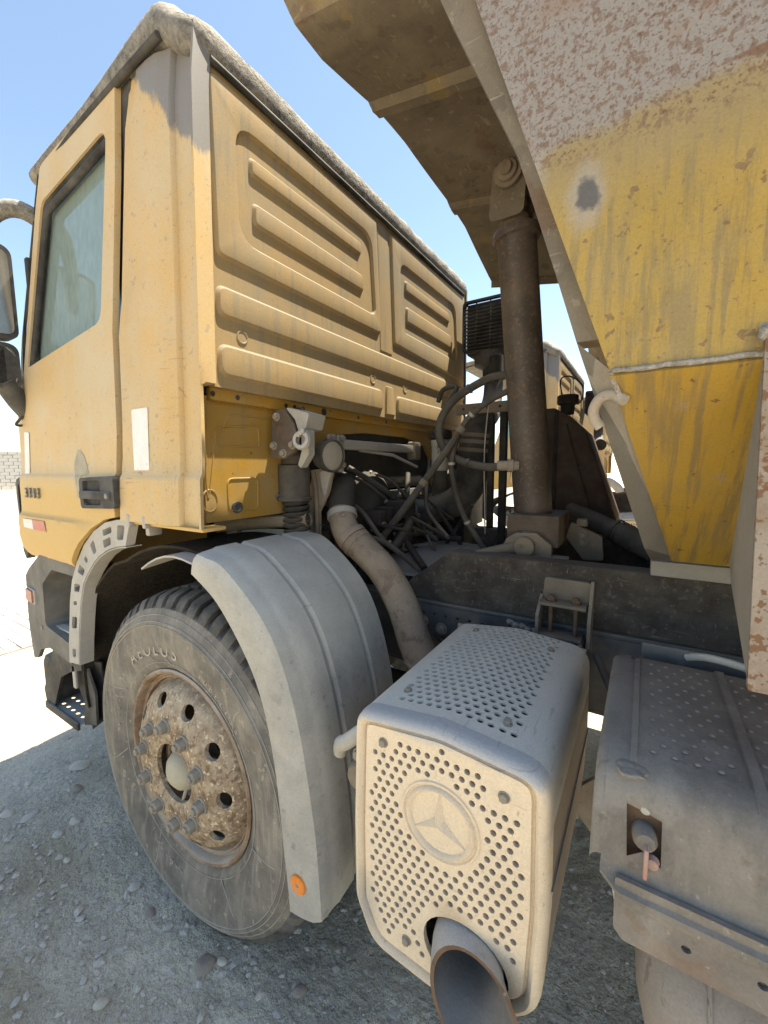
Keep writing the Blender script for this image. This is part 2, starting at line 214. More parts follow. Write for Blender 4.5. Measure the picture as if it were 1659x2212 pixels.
# ------------------------------------------------------------------ mesh helpers
def link(name, me, material, parent=None, smooth=40):
    o = bpy.data.objects.new(name, me); COL.objects.link(o)
    if material: me.materials.append(MT[material])
    if parent: o.parent = parent
    if smooth:
        for p in me.polygons: p.use_smooth = True
        me.set_sharp_from_angle(angle=rad(smooth))
    return o
def frombm(name, bm, material, parent=None, smooth=40, recalc=True):
    if recalc: bmesh.ops.recalc_face_normals(bm, faces=bm.faces)
    me = bpy.data.meshes.new(name); bm.to_mesh(me); bm.free()
    return link(name, me, material, parent, smooth)
def rpoly(pts, r=.02, seg=5):
    """polygon with rounded corners; r one number or one per corner"""
    out = []; n = len(pts)
    for i in range(n):
        p = Vector(pts[i]).to_2d(); a = Vector(pts[i-1]).to_2d(); b = Vector(pts[(i+1) % n]).to_2d()
        ri = r[i] if isinstance(r, (list, tuple)) else r
        da = (a-p); db = (b-p); la, lb = da.length, db.length
        if ri <= 0: out.append((p.x, p.y)); continue
        da /= la; db /= lb
        ang = max(1e-3, da.angle(db)); t = min(ri/math.tan(ang/2), la*.48, lb*.48)
        s = p+da*t; e = p+db*t
        for k in range(seg+1):
            u = k/seg; q = s*(1-u)**2+p*2*u*(1-u)+e*u*u; out.append((q.x, q.y))
    return out
def ell(cx, cy, rx, ry, n=10, ph=0): return [(cx+rx*math.cos(ph+2*math.pi*k/n), cy+ry*math.sin(ph+2*math.pi*k/n)) for k in range(n)]
def plate(name, outer, holes, fn, thick, material, parent=None, cu=(), cv=(), smooth=40, back=True):
    """flat outline with holes, cut along u and v lines, mapped to 3-D by fn(u, v, w), w = 0 front / 1 back"""
    bm = bmesh.new(); es = []
    for loop in [outer]+list(holes):
        vs = [bm.verts.new((p[0], p[1], 0)) for p in loop]
        es += [bm.edges.new((vs[i], vs[(i+1) % len(vs)])) for i in range(len(vs))]
    bmesh.ops.triangle_fill(bm, use_beauty=True, edges=es, normal=(0, 0, 1))
    for ax, cuts in ((0, cu), (1, cv)):
        for c in cuts:
            co = [0, 0, 0]; co[ax] = c; no = [0, 0, 0]; no[ax] = 1
            bmesh.ops.bisect_plane(bm, geom=bm.verts[:]+bm.edges[:]+bm.faces[:], plane_co=co, plane_no=no, dist=1e-6)
    if back:
        r = bmesh.ops.extrude_face_region(bm, geom=bm.faces[:], use_keep_orig=True)
        for v in r['geom']:
            if isinstance(v, bmesh.types.BMVert): v.co.z = 1
    bmesh.ops.recalc_face_normals(bm, faces=bm.faces)
    for v in bm.verts: v.co = fn(v.co.x, v.co.y, v.co.z*thick)
    return frombm(name, bm, material, parent, smooth)
def steps(a, b, n): return [a+(b-a)*i/n for i in range(1, n)]
def addbox(bm, c, s, rot=None, bev=0):
    M = Matrix.Translation(c) @ (rot.to_4x4() if rot else Matrix()) @ Matrix.Diagonal((*s, 1))
    r = bmesh.ops.create_cube(bm, size=1, matrix=M)
    if bev:
        es = list({e for v in r['verts'] for e in v.link_edges})
        bmesh.ops.bevel(bm, geom=es, offset=bev, segments=2, profile=.5, affect='EDGES')
def box(name, lo, hi, material, parent=None, bev=.004, rot=None):
    bm = bmesh.new(); c = [(a+b)/2 for a, b in zip(lo, hi)]; s = [abs(b-a) for a, b in zip(lo, hi)]
    addbox(bm, c, s, rot, min(bev, min(s)*.4)); return frombm(name, bm, material, parent)
def frame_of(d):
    d = Vector(d).normalized(); a = Vector((0, 0, 1)) if abs(d.z) < .9 else Vector((1, 0, 0))
    x = a.cross(d).normalized(); return x, d.cross(x), d
def addtube(bm, path, r, seg=14, caps=True, inner=None):
    path = [Vector(p) for p in path]; n = len(path)
    rr = r if isinstance(r, (list, tuple)) else [r]*n
    t = [(path[min(i+1, n-1)]-path[max(i-1, 0)]).normalized() for i in range(n)]
    x, y, _ = frame_of(t[0]); rings = []
    for i in range(n):
        if i: x = (x-t[i]*x.dot(t[i])).normalized(); y = t[i].cross(x)
        rings.append([bm.verts.new(path[i]+(x*math.cos(2*math.pi*k/seg)+y*math.sin(2*math.pi*k/seg))*rr[i]) for k in range(seg)])
    for i in range(n-1):
        for k in range(seg): bm.faces.new((rings[i][k], rings[i][(k+1) % seg], rings[i+1][(k+1) % seg], rings[i+1][k]))
    if caps:
        bm.faces.new(rings[0][::-1]); bm.faces.new(rings[-1])
def spline(pts, n=8):
    P = [Vector(p) for p in pts]; out = []
    for i in range(len(P)-1):
        a = P[max(i-1, 0)]; b = P[i]; c = P[i+1]; d = P[min(i+2, len(P)-1)]
        for k in range(n):
            u = k/n; out.append(.5*((2*b)+(c-a)*u+(2*a-5*b+4*c-d)*u*u+(3*b-a-3*c+d)*u**3))
    return out+[P[-1]]
def tube(name, path, r, material, parent=None, seg=14, caps=True, sp=0):
    if sp:
        n0 = len(path); path = spline(path, sp)
        if isinstance(r, (list, tuple)): r = [lerp_tab([(i*sp, v) for i, v in enumerate(r)], k) for k in range(len(path))]
    bm = bmesh.new(); addtube(bm, path, r, seg, caps); return frombm(name, bm, material, parent, 50)
def addlathe(bm, prof, org=(0, 0, 0), ax=(0, 1, 0), seg=48, close=False):
    """profile of (radius, height along axis)"""
    x, y, d = frame_of(ax); o = Vector(org); rings = []
    for (r, h) in prof:
        if r < 1e-6: rings.append([bm.verts.new(o+d*h)])
        else: rings.append([bm.verts.new(o+d*h+(x*math.cos(2*math.pi*k/seg)+y*math.sin(2*math.pi*k/seg))*r) for k in range(seg)])
    for a, b in zip(rings, rings[1:]):
        for k in range(seg):
            k2 = (k+1) % seg
            if len(a) == 1 and len(b) == 1: continue
            if len(a) == 1: bm.faces.new((a[0], b[k], b[k2]))
            elif len(b) == 1: bm.faces.new((a[k], a[k2], b[0]))
            else: bm.faces.new((a[k], a[k2], b[k2], b[k]))
def lathe(name, prof, org, ax, material, parent=None, seg=48, smooth=35):
    bm = bmesh.new(); addlathe(bm, prof, org, ax, seg); return frombm(name, bm, material, parent, smooth)
def grid(name, nu, nv, fn, material, parent=None, smooth=50, thick=None):
    bm = bmesh.new(); V = [[bm.verts.new(fn(i/nu, j/nv)) for j in range(nv+1)] for i in range(nu+1)]
    for i in range(nu):
        for j in range(nv): bm.faces.new((V[i][j], V[i+1][j], V[i+1][j+1], V[i][j+1]))
    bmesh.ops.recalc_face_normals(bm, faces=bm.faces)
    if thick: bmesh.ops.solidify(bm, geom=bm.faces[:], thickness=thick)
    return frombm(name, bm, material, parent, smooth, recalc=False)
def empty(name, loc=(0, 0, 0)):
    o = bpy.data.objects.new(name, None); COL.objects.link(o); o.location = loc; o.empty_display_size = .2; return o
def tag(o, label=None, cat=None, group=None, kind=None):
    for k, v in (('label', label), ('category', cat), ('group', group), ('kind', kind)):
        if v: o[k] = v
    return o
def hexmesh(name, r, h, cap=None, mname='nut'):
    bm = bmesh.new(); addlathe(bm, [(0, 0), (r, 0), (r, h*.85), (r*.88, h), (0, h)], (0, 0, 0), (0, 0, 1), 6)
    if cap: addlathe(bm, [(0, h*.9), (cap, h*.9), (cap, h*1.22), (cap*.7, h*1.3), (0, h*1.3)], (0, 0, 0), (0, 0, 1), 12)
    addlathe(bm, [(0, -.001), (r*1.35, -.001), (r*1.35, h*.15), (r, h*.18)], (0, 0, 0), (0, 0, 1), 16)
    bmesh.ops.recalc_face_normals(bm, faces=bm.faces); me = bpy.data.meshes.new(name); bm.to_mesh(me); bm.free()
    me.materials.append(MT[mname]); return me
def put(name, me, loc, ax, parent, spin=0):
    o = bpy.data.objects.new(name, me); COL.objects.link(o); o.parent = parent
    o.location = loc; q = Vector(ax).normalized().to_track_quat('Z', 'Y'); o.rotation_mode = 'QUATERNION'; o.rotation_quaternion = q @ Quaternion((0, 0, 1), spin); return o
def textmesh(txt, size, depth):
    cu = bpy.data.curves.new('t', 'FONT'); cu.body = txt; cu.size = size; cu.extrude = depth; cu.align_x = 'CENTER'; cu.align_y = 'CENTER'
    o = bpy.data.objects.new('t', cu); COL.objects.link(o); bpy.context.view_layer.update()
    me = bpy.data.meshes.new_from_object(o.evaluated_get(bpy.context.evaluated_depsgraph_get()))
    bpy.data.objects.remove(o); return me
def smooth01(a, b, x):
    t = max(0, min(1, (x-a)/(b-a))); return t*t*(3-2*t)
def lerp_tab(tab, x):
    if x <= tab[0][0]: return tab[0][1]
    for (a, p), (b, q) in zip(tab, tab[1:]):
        if x <= b: return p+(q-p)*(x-a)/(b-a)
    return tab[-1][1]

# ================================================================== SETTING
from mathutils import noise as mn
def axis(lo, hi, n, far, nf):
    a = [lo+(hi-lo)*i/n for i in range(n+1)]; g = [((i+1)/nf)**3*far for i in range(nf)]
    return [lo-v for v in g[::-1]]+a+[hi+v for v in g]
gx = axis(-1.6, 3.0, 250, 1500, 18); gy = axis(-.4, 2.6, 165, 1500, 18)
gv = []
for x in gx:
    for y in gy:
        z = 0
        if -4 < x < 7 and -4 < y < 6:
            wd = smooth01(-1.6, -1.2, x)*smooth01(3.0, 2.5, x)*smooth01(-.4, .1, y)*smooth01(2.6, 2.2, y)
            z = (.012*mn.noise((x*2.1, y*2.1, .3))+.006*mn.noise((x*9, y*9, 1.7))+.006*mn.noise((x*21, y*21, 4.))+.0045*mn.noise((x*48, y*48, 9.))-.006-.010*math.exp(-((y-1.42-.05*math.sin(x*1.3))/.10)**2)*(.6+.4*math.sin(x*38+y*9)))*wd
        gv.append((x, y, z))
ny = len(gy)
gf = [(i*ny+j, (i+1)*ny+j, (i+1)*ny+j+1, i*ny+j+1) for i in range(len(gx)-1) for j in range(ny-1)]
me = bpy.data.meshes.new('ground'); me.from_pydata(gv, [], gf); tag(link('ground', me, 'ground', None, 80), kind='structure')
def ground_z(x, y): return .012*mn.noise((x*2.1, y*2.1, .3))+.006*mn.noise((x*9, y*9, 1.7))-.006
# gravel: thousands of small stones nobody could count, one mesh
ico = bmesh.new(); bmesh.ops.create_icosphere(ico, subdivisions=1, radius=1)
iv = np.array([v.co[:] for v in ico.verts]); ifc = np.array([[v.index for v in f.verts] for f in ico.faces]); ico.free()
def gravel(name, n, rmin, rmax, material, x0, x1, y0, y1):
    V = []; Fc = []
    for k in range(n):
        x = rng.uniform(x0, x1); y = rng.uniform(y0, y1); r = rmin*(rmax/rmin)**(rng.random()**2.2)
        s = iv*(r*np.array([rng.uniform(.7, 1.4), rng.uniform(.7, 1.2), rng.uniform(.3, .6)]))*(1+rng.uniform(-.34, .34, (12, 1)))
        a = rng.uniform(0, 6.28); R_ = np.array([[math.cos(a), -math.sin(a), 0], [math.sin(a), math.cos(a), 0], [0, 0, 1]])
        V.append(s@R_.T+np.array([x, y, ground_z(x, y)-r*.10])); Fc.append(ifc+12*k)
    me = bpy.data.meshes.new(name); me.from_pydata(np.concatenate(V).tolist(), [], np.concatenate(Fc).tolist())
    return link(name, me, material, None, 0)
tag(gravel('gravel', 7500, .003, .016, 'stone', -1.6, 3.2, .2, 2.2), 'fine grey gravel strewn over the gritty ground by the truck', 'gravel', kind='stuff')
tag(gravel('gravel', 1300, .003, .016, 'palestone', -1.6, 3.2, .2, 2.2), 'pale gravel chips scattered over the gritty ground by the truck', 'gravel', kind='stuff')
def stone(x, y, sx, sy, sz, a, material, label, seed):
    bm = bmesh.new(); bmesh.ops.create_icosphere(bm, subdivisions=3, radius=1)
    for v in bm.verts:
        d = 1+.22*mn.noise(v.co*1.1+Vector((seed, 0, 0)))+.05*mn.noise(v.co*4+Vector((0, seed, 0)))
        v.co = Vector((v.co.x*sx*d, v.co.y*sy*d, v.co.z*sz*d))
    o = frombm('stone', bm, material, None, 60); o.location = (x, y, ground_z(x, y)+sz*.08); o.rotation_euler = (0, 0, a)
    return tag(o, label, 'stone', 'loose stones on the ground')
ST = [(1.27, 1.04, .055, .038, .022, .5, 'palestone', 'large pale rounded stone lying nearest the sunlit ground'),
      (1.08, 1.126, .032, .022, .02, .3, 'brownstone', 'dark brown stone just below the large pale stone'),
      (1.18, 1.37, .032, .022, .022, .8, 'stone', 'grey-brown rounded stone near the left edge of the picture'),
      (.862, 1.217, .026, .022, .016, .1, 'palestone', 'pale round pebble beside the tyre, left of the wheel hub'),
      (1.076, 1.322, .024, .036, .008, .1, 'palestone', 'flat white elongated stone between two grey pebbles at left'),
      (-.15, 1.236, .034, .03, .016, .4, 'brownstone', 'big mauve-brown half-buried stone in front of the front tyre'),
      (.034, 1.464, .022, .016, .012, .9, 'palestone', 'angular pale stone nearest the bottom edge of the picture'),
      (-.19, 1.20, .018, .014, .01, .2, 'palestone', 'small pale pebble touching the big mauve-brown stone'),
      (.849, 1.288, .024, .02, .012, .4, 'stone', 'tan oval pebble below the pale round pebble'),
      (.307, 1.227, .024, .018, .012, 1.1, 'stone', 'grey flat stone beside the bottom of the tyre sidewall'),
      (.668, 1.318, .016, .012, .01, .3, 'palestone', 'tan pebble above the brown damp patch of ground'),
      (.166, 1.245, .02, .017, .012, .2, 'brownstone', 'small dark brown stone near the foot of the tyre'),
      (1.388, 1.276, .022, .016, .01, .3, 'stone', 'grey pebble at the shadow edge, left one of a pair'),
      (1.34, 1.246, .02, .016, .011, .3, 'palestone', 'pale pebble at the shadow edge, right one of a pair'),
      (-.46, 1.12, .022, .016, .012, .7, 'brownstone', 'brown stone in the dark shade between tyre and muffler'),
      (.638, 1.218, .012, .010, .009, .2, 'palestone', 'tiny white pebble standing out on the grey ground')]
for i, s in enumerate(ST): stone(*s, seed=i*3.7)
# paved yard beyond the shade
pave = box('pavement', (3.4, -60, -.12), (43.5, 3.0, .012), 'mortar', None, 0); tag(pave, kind='structure')
bm = bmesh.new(); addbox(bm, (0, 0, 0), (.192, .092, .03), None, .004); bmesh.ops.recalc_face_normals(bm, faces=bm.faces)
pm = bpy.data.meshes.new('paver'); bm.to_mesh(pm); bm.free(); pm.materials.append(MT['paver'])
cells = []
for i in range(52):
    for j in range(44):
        x = 3.5+i*.2+(.1 if j % 2 else 0); y = 1.42-j*.1
        ang = (y-1.908)/(x+1.29)             # keep the strip of yard that lies in view of the open gap left of the cab
        if -.34 < ang < -.12: cells.append((math.hypot(x+1.29, y-1.9), x, y))
cells.sort(); rest = bmesh.new()
for k, (d, x, y) in enumerate(cells):
    z = .010+random.uniform(-.0015, .0025)
    if k < 290:
        o = bpy.data.objects.new('paver', pm); COL.objects.link(o); o.parent = pave; o.location = (x, y, z); o.rotation_euler = (random.uniform(-.01, .01), random.uniform(-.01, .01), random.uniform(-.01, .01))
    else: addbox(rest, (x, y, z), (.192, .092, .03))
if cells[290:]: tag(frombm('pavers_beyond', rest, 'paver', pave, 0), kind='stuff')
# concrete block wall far left
wall = empty('block_wall', (44, -9, 0)); tag(wall, 'long pale grey concrete block wall across the yard at far left', 'wall')
def wchild(o): o.parent = wall; o.matrix_parent_inverse = Matrix.Translation((-44, 9, 0)); return o
wchild(box('wall_core', (44.06, -30, -.2), (44.28, 6, 3.14), 'mortar', None, 0))
bm = bmesh.new(); addbox(bm, (0, 0, 0), (.26, .60, .275), None, .012); bmesh.ops.recalc_face_normals(bm, faces=bm.faces)
bmsh = bpy.data.meshes.new('block'); bm.to_mesh(bmsh); bm.free(); bmsh.materials.append(MT['block'])
for r in range(11):
    for cidx in range(25):
        o = bpy.data.objects.new('block', bmsh); COL.objects.link(o)
        o.location = (44.14+random.uniform(-.012, .012), -16.5+cidx*.63+(.315 if r % 2 else 0), .145+r*.29); wchild(o)

# ================================================================== THE TRUCK
truck = empty('dump_truck'); tag(truck, 'nearest dusty yellow dump truck, its front wheel and perforated exhaust box in the foreground', 'dump truck', 'dump trucks parked in a row')
SHARED = []                       # parts the other trucks of the row show too
def share(o): SHARED.append(o); return o
# ---------------------------------------------------------------- cab
def yside(x, z):
    y = 1.15-.03*(z-2.15)
    y += .010*(1-smooth01(1.585, 1.612, z))
    y += .014*(1-smooth01(1.400, 1.422, z))*smooth01(.42, .72, x)
    if z < 1.30: y -= .05*((1.30-z)/.11)**2*smooth01(.6, .8, x)
    if x > .95: y -= .05*(x-.95)**2
    if x > 1.25: y -= 3*(x-1.25)**2
    return y
gapx = [(1.43, .312), (1.60, .302), (1.75, .285), (2.1, .283), (2.85, .185)]
def arch(n=24):
    P = [(.24, 1.440), (.33, 1.437), (.423, 1.421), (.525, 1.38), (.62, 1.318), (.70, 1.238), (.769, 1.145), (.808, 1.05), (.832, .955), (.86, .85), (.874, .751)]
    return P
Ao = arch()
front = [(.84, 2.835), (.905, 2.70), (1.05, 2.32), (1.15, 2.07), (1.27, 1.95), (1.33, 1.88), (1.35, 1.6), (1.355, 1.42), (1.35, 1.34), (1.315, 1.25), (1.25, 1.205)]
rear = [(lerp_tab(gapx, z)+.030, z) for z in (2.868, 2.6, 2.3, 2.1, 1.9, 1.75, 1.60, 1.50, 1.440)]
outer = [(.225, 2.868), (.5, 2.862), (.78, 2.85)]+front+[(.95, 1.192), (.76, 1.185)]+[(x-.004, z+.012) for x, z in Ao[5:1:-1]]+[(.335, 1.446)]+rear[::-1][1:-1]
winp = rpoly([(.292, 2.762), (.845, 2.705), (1.105, 2.078), (.395, 2.150)], [.05, .05, .02, .06], 6)
door = plate('door', outer, [winp], lambda u, v, w: Vector((u, yside(u, v)-w, v)), .02, 'cab', truck,
             cu=steps(.2, 1.32, 22), cv=steps(1.19, 2.87, 28)+[1.415, 1.405, 1.60, 1.593, 1.587, 1.425], smooth=28)
def inset(P, d):
    n = len(P); out = []
    A = sum(P[i][0]*P[(i+1) % n][1]-P[(i+1) % n][0]*P[i][1] for i in range(n)); s = 1 if A > 0 else -1
    for i in range(n):
        a = Vector(P[i-1]); b = Vector(P[i]); c = Vector(P[(i+1) % n])
        e1 = (b-a); e2 = (c-b)
        if e1.length < 1e-7: e1 = e2.copy()
        if e2.length < 1e-7: e2 = e1.copy()
        e1.normalize(); e2.normalize(); n1 = Vector((-e1.y, e1.x)); n2 = Vector((-e2.y, e2.x)); k = (n1+n2)
        if k.length < 1e-6: k = n1
        k.normalize(); f = d*s/max(.4, k.dot(n1)); out.append((b.x+k.x*f, b.y+k.y*f))
    return out
# reveal around the window, gasket, glass
w1 = inset(winp, -.002); w2 = inset(winp, .030); w3 = inset(winp, .016)
bm = bmesh.new(); L1 = [bm.verts.new((x, yside(x, z)-.004, z)) for x, z in w1]; L2 = [bm.verts.new((x, yside(x, z)-.036, z)) for x, z in w3]; L3 = [bm.verts.new((x, yside(x, z)-.038, z)) for x, z in w2]
for a, b in ((L1, L2), (L2, L3)):
    for i in range(len(a)): bm.faces.new((a[i], a[(i+1) % len(a)], b[(i+1) % len(a)], b[i]))
frombm('window_frame', bm, 'gasket', door, 30)
plate('window_glass', inset(winp, .02), [], lambda u, v, w: Vector((u, yside(u, v)-.034-w, v)), .004, 'glass', door, cu=steps(.2, 1.2, 6), cv=steps(2, 2.8, 4))
tube('window_rail', [(.30, yside(.3, 2.73)-.012, 2.725), (.82, yside(.82, 2.66)-.012, 2.665), (.86, yside(.86, 2.6)-.012, 2.60), (1.06, yside(1.06, 2.1)-.012, 2.11)], .013, 'gasket', door, 8)
box('quarter_strip', (1.045, 1.118, 2.085), (1.075, 1.135, 2.55), 'gasket', door, .006, Matrix.Rotation(0, 3, 'X'))
# door handle
hy = lambda x, z: yside(x, z)
hb = rpoly([(.575, 1.588), (.305, 1.597), (.298, 1.480), (.565, 1.470)], .02, 5)
hh = rpoly([(.545, 1.577), (.405, 1.580), (.40, 1.488), (.540, 1.484)], .012, 4)
dh = plate('door_handle', hb, [hh], lambda u, v, w: Vector((u, hy(u, v)+.016-w, v)), .02, 'plastic', door)
plate('handle_pocket_shade', hh, [], lambda u, v, w: Vector((u, hy(u, v)+.003-w, v)), .004, 'gasket', door)  # black plate proud of the door; its colour stands in for recess shade
box('handle_bar', (.323, 1.186, 1.508), (.568, 1.200, 1.540), 'plastic', door, .006)
lathe('lock_barrel', [(0, .004), (.006, .004), (.010, .002), (.011, 0)], (.345, 1.2005, 1.524), (0, 1, 0), 'badge', door, 16)
# badge 3343
for i, ch in enumerate('3343'):
    me = textmesh(ch, .066, .005); o = link('badge_digit', me, 'badge', door, 30)
    x = 1.165-i*.049; o.matrix_world = Matrix.Translation((x, yside(x, 1.51)+.004, 1.512)) @ Matrix(((-1, 0, 0, 0), (0, 0, 1, 0), (0, 1, 0, 0), (0, 0, 0, 1)))
def decal(name, pts, material, parent, off=.0016, r=.006, cv=6):
    us = [p[0] for p in pts]; vs = [p[1] for p in pts]
    return plate(name, rpoly(pts, r, 3), [], lambda u, v, w: Vector((u, yside(u, v)+off-w, v)), .0012, material, parent, cu=steps(min(us), max(us), 4), cv=steps(min(vs), max(vs), cv), smooth=30)
decal('white_tape', [(1.186, 1.797), (1.127, 1.794), (1.146, 1.602), (1.208, 1.603)], 'white', door, .003)
decal('white_tape', [(1.195, 1.392), (1.075, 1.394), (1.065, 1.350), (1.180, 1.352)], 'white', door, .003)
decal('red_tape', [(1.074, 1.394), (.938, 1.394), (.918, 1.349), (1.064, 1.350)], 'red', door, .003)
fp = [(.633, 1.70), (.60, 1.692), (.575, 1.672), (.560, 1.64), (.545, 1.606), (.555, 1.598), (.585, 1.597), (.60, 1.57), (.605, 1.50), (.63, 1.51), (.64, 1.56), (.648, 1.596), (.672, 1.615), (.665, 1.65)]
plate('filler_patch', rpoly(fp, .006, 2), [], lambda u, v, w: Vector((u, yside(u, v)+.0016-w, v)), .001, 'filler', door, cv=[1.6, 1.593, 1.587], smooth=20)
# rear quarter panel: plan profile swept up the cab
def quarter(name):
    zs = [1.437, 1.46, 1.52, 1.58, 1.588, 1.596, 1.604, 1.66, 1.8, 1.87, 1.878, 1.95, 2.08, 2.14, 2.2, 2.3, 2.45, 2.6, 2.72, 2.80, 2.86]
    bm = bmesh.new(); rows = []
    for z in zs:
        g = lerp_tab(gapx, z); dy = yside(0, z)-1.15; st = .008*smooth01(2.08, 2.2, z); top = .012*smooth01(2.70, 2.86, z)
        sx = g-.07-.03*smooth01(2.2, 2.05, z)
        P = [(g, 1.118), (g, 1.135-st), (g-.006, 1.146-st), (sx+.012, 1.149-st), (sx, 1.150), (.06, 1.150), (.022, 1.147), (.006, 1.143), (-.008, 1.138), (-.038, 1.130), (-.043, 1.124),
             (-.046, 1.114), (-.052, 1.111), (-.130, 1.117), (-.142, 1.120), (-.150, 1.128), (-.157, 1.139), (-.163, 1.1425), (-.169, 1.140)]+([(-.1695, 1.12), (-.168, 1.085), (-.150, 1.078)] if z > 1.874 else [(-.166, 1.128), (-.150, 1.116), (-.10, 1.106)])
        rows.append([bm.verts.new((x, y+dy-top, z)) for x, y in P])
    for a, b in zip(rows, rows[1:]):
        for i in range(len(a)-1): bm.faces.new((a[i], a[i+1], b[i+1], b[i]))
    bmesh.ops.recalc_face_normals(bm, faces=bm.faces)
    return frombm(name, bm, 'cabq', truck, 32, recalc=True)
qp = share(quarter('cab_quarter_panel'))
box('sill_edge', (-.165, 1.08, 1.425), (.305, 1.165, 1.437), 'cab', qp, .004)
decal('white_tape', [(.203, 1.822), (.101, 1.822), (.105, 1.616), (.200, 1.616)], 'white', qp, .0025)
box('door_gap', (.17, 1.075, 1.44), (.33, 1.108, 2.87), 'gasket', qp, 0)
for x in (.235, .13): box('sill_clip', (x, 1.155, 1.418), (x+.02, 1.182, 1.462), 'bright', qp, .004)
box('sill_bracket', (.17, 1.10, 1.385), (.195, 1.15, 1.425), 'bright', qp, .006)
# rear wall with pressed panels
def offs(P, d): return inset(P, d)
def press(name, outl, holes, x0, x1, ch, material, parent, cu=(), cv=()):
    """pressed panel standing proud of the wall: face at x1, base at x0, rounded edges"""
    bm = bmesh.new(); es = []; rings = []
    for k, loop in enumerate([outl]+list(holes)):
        sg = 1 if k == 0 else -1; L_ = []
        for f, h in ((0, 0), (.14, .06), (.80, .90), (.90, .98), (1, 1)):
            L_.append([bm.verts.new((x0+(x1-x0)*h, p[0], p[1])) for p in offs(loop, sg*ch*f)])
        vt = L_[-1]; es += [bm.edges.new((vt[i], vt[(i+1) % len(vt)])) for i in range(len(vt))]; rings.append(L_)
    bmesh.ops.triangle_fill(bm, use_beauty=True, edges=es, normal=(-1, 0, 0))
    for L_ in rings:
        for a, b in zip(L_, L_[1:]):
            for i in range(len(a)): bm.faces.new((a[i], a[(i+1) % len(a)], b[(i+1) % len(a)], b[i]))
    return frombm(name, bm, material, parent, 38)
XB, XT = -.157, -.168
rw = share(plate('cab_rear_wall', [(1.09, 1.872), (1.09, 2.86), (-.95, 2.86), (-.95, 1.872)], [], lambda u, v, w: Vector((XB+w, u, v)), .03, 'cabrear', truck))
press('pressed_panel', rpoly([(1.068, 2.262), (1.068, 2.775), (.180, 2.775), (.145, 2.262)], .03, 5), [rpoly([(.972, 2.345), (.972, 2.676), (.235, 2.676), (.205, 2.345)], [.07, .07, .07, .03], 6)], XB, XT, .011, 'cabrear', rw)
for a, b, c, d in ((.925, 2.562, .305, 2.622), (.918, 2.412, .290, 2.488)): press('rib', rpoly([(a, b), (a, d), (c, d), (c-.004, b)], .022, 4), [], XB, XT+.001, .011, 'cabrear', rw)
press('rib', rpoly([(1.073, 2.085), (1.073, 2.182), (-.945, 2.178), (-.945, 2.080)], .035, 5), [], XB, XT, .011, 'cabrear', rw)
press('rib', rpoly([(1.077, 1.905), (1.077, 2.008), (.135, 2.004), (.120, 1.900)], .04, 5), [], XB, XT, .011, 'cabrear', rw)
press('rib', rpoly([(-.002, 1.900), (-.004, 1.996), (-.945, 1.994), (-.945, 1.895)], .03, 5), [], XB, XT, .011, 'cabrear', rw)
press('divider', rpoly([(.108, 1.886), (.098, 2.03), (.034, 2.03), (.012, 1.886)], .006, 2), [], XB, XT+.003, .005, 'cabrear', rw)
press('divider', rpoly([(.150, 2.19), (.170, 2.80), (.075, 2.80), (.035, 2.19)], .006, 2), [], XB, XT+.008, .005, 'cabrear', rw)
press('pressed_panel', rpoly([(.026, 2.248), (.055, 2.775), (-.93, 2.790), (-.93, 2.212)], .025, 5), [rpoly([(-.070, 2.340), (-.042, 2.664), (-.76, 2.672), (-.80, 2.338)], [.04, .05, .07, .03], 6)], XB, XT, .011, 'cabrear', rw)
for a, b, c, d in ((-.092, 2.545, -.68, 2.608), (-.105, 2.392, -.705, 2.478)): press('rib', rpoly([(a, b), (a, d), (c, d), (c-.004, b)], .02, 4), [], XB, XT+.001, .011, 'cabrear', rw)
for y, z in ((.978, 2.045), (.215, 2.043), (-.10, 2.045)): lathe('dimple', [(0, .001), (.016, .001), (.018, .003), (.021, .003), (.023, 0)], (XB, y, z), (-1, 0, 0), 'cabrear', rw, 20)
box('corner_strip', (-.172, -.972, 1.86), (-.13, -.945, 2.85), 'plastic', rw, .006)
box('seam_strip', (-.128, -.94, 1.836), (-.104, 1.085, 1.876), 'cablow', rw, .003)
for y in (1.079, .985, .766, .72, .672, .30, .05): lathe('hole_dark_disc', [(0, .003), (.007, .003), (.009, 0)], (-.128, y, 1.855), (-1, 0, 0), 'gasket', rw, 12)  # black discs stand in for the shade inside open holes
lathe('hole_dark_disc', [(0, .006), (.009, .006), (.014, .004), (.015, 0)], (-.128, .548, 1.855), (-1, 0, 0), 'gasket', rw, 16)
# lower rear wall, arched over the engine tunnel
tun = [(.66, 1.445), (.655, 1.60), (.60, 1.70), (.47, 1.765), (.2, 1.79), (-.2, 1.79), (-.45, 1.75), (-.55, 1.65), (-.57, 1.445)]
lw = share(plate('cab_lower_wall', [(1.108, 1.445), (1.108, 1.85), (-.94, 1.85), (-.94, 1.445)]+tun[::-1], [], lambda u, v, w: Vector((-.105+w, u, v)), .02, 'cablow', truck))
def outline_tube(name, pts, x, r, material, parent): return tube(name, [(x, p[0], p[1]) for p in pts+[pts[0]]], r, material, parent, 6)
outline_tube('pressed_outline', rpoly([(1.06, 1.753), (.883, 1.772), (.880, 1.696), (1.063, 1.694)], .02, 4), -.105, .0035, 'cablow', lw)
outline_tube('pressed_outline', rpoly([(1.023, 1.585), (.893, 1.585), (.899, 1.47), (1.023, 1.478)], .02, 4), -.105, .0035, 'cablow', lw)
outline_tube('pressed_outline', ell(1.093, 1.516, .028, .036, 20), -.105, .003, 'cablow', lw)
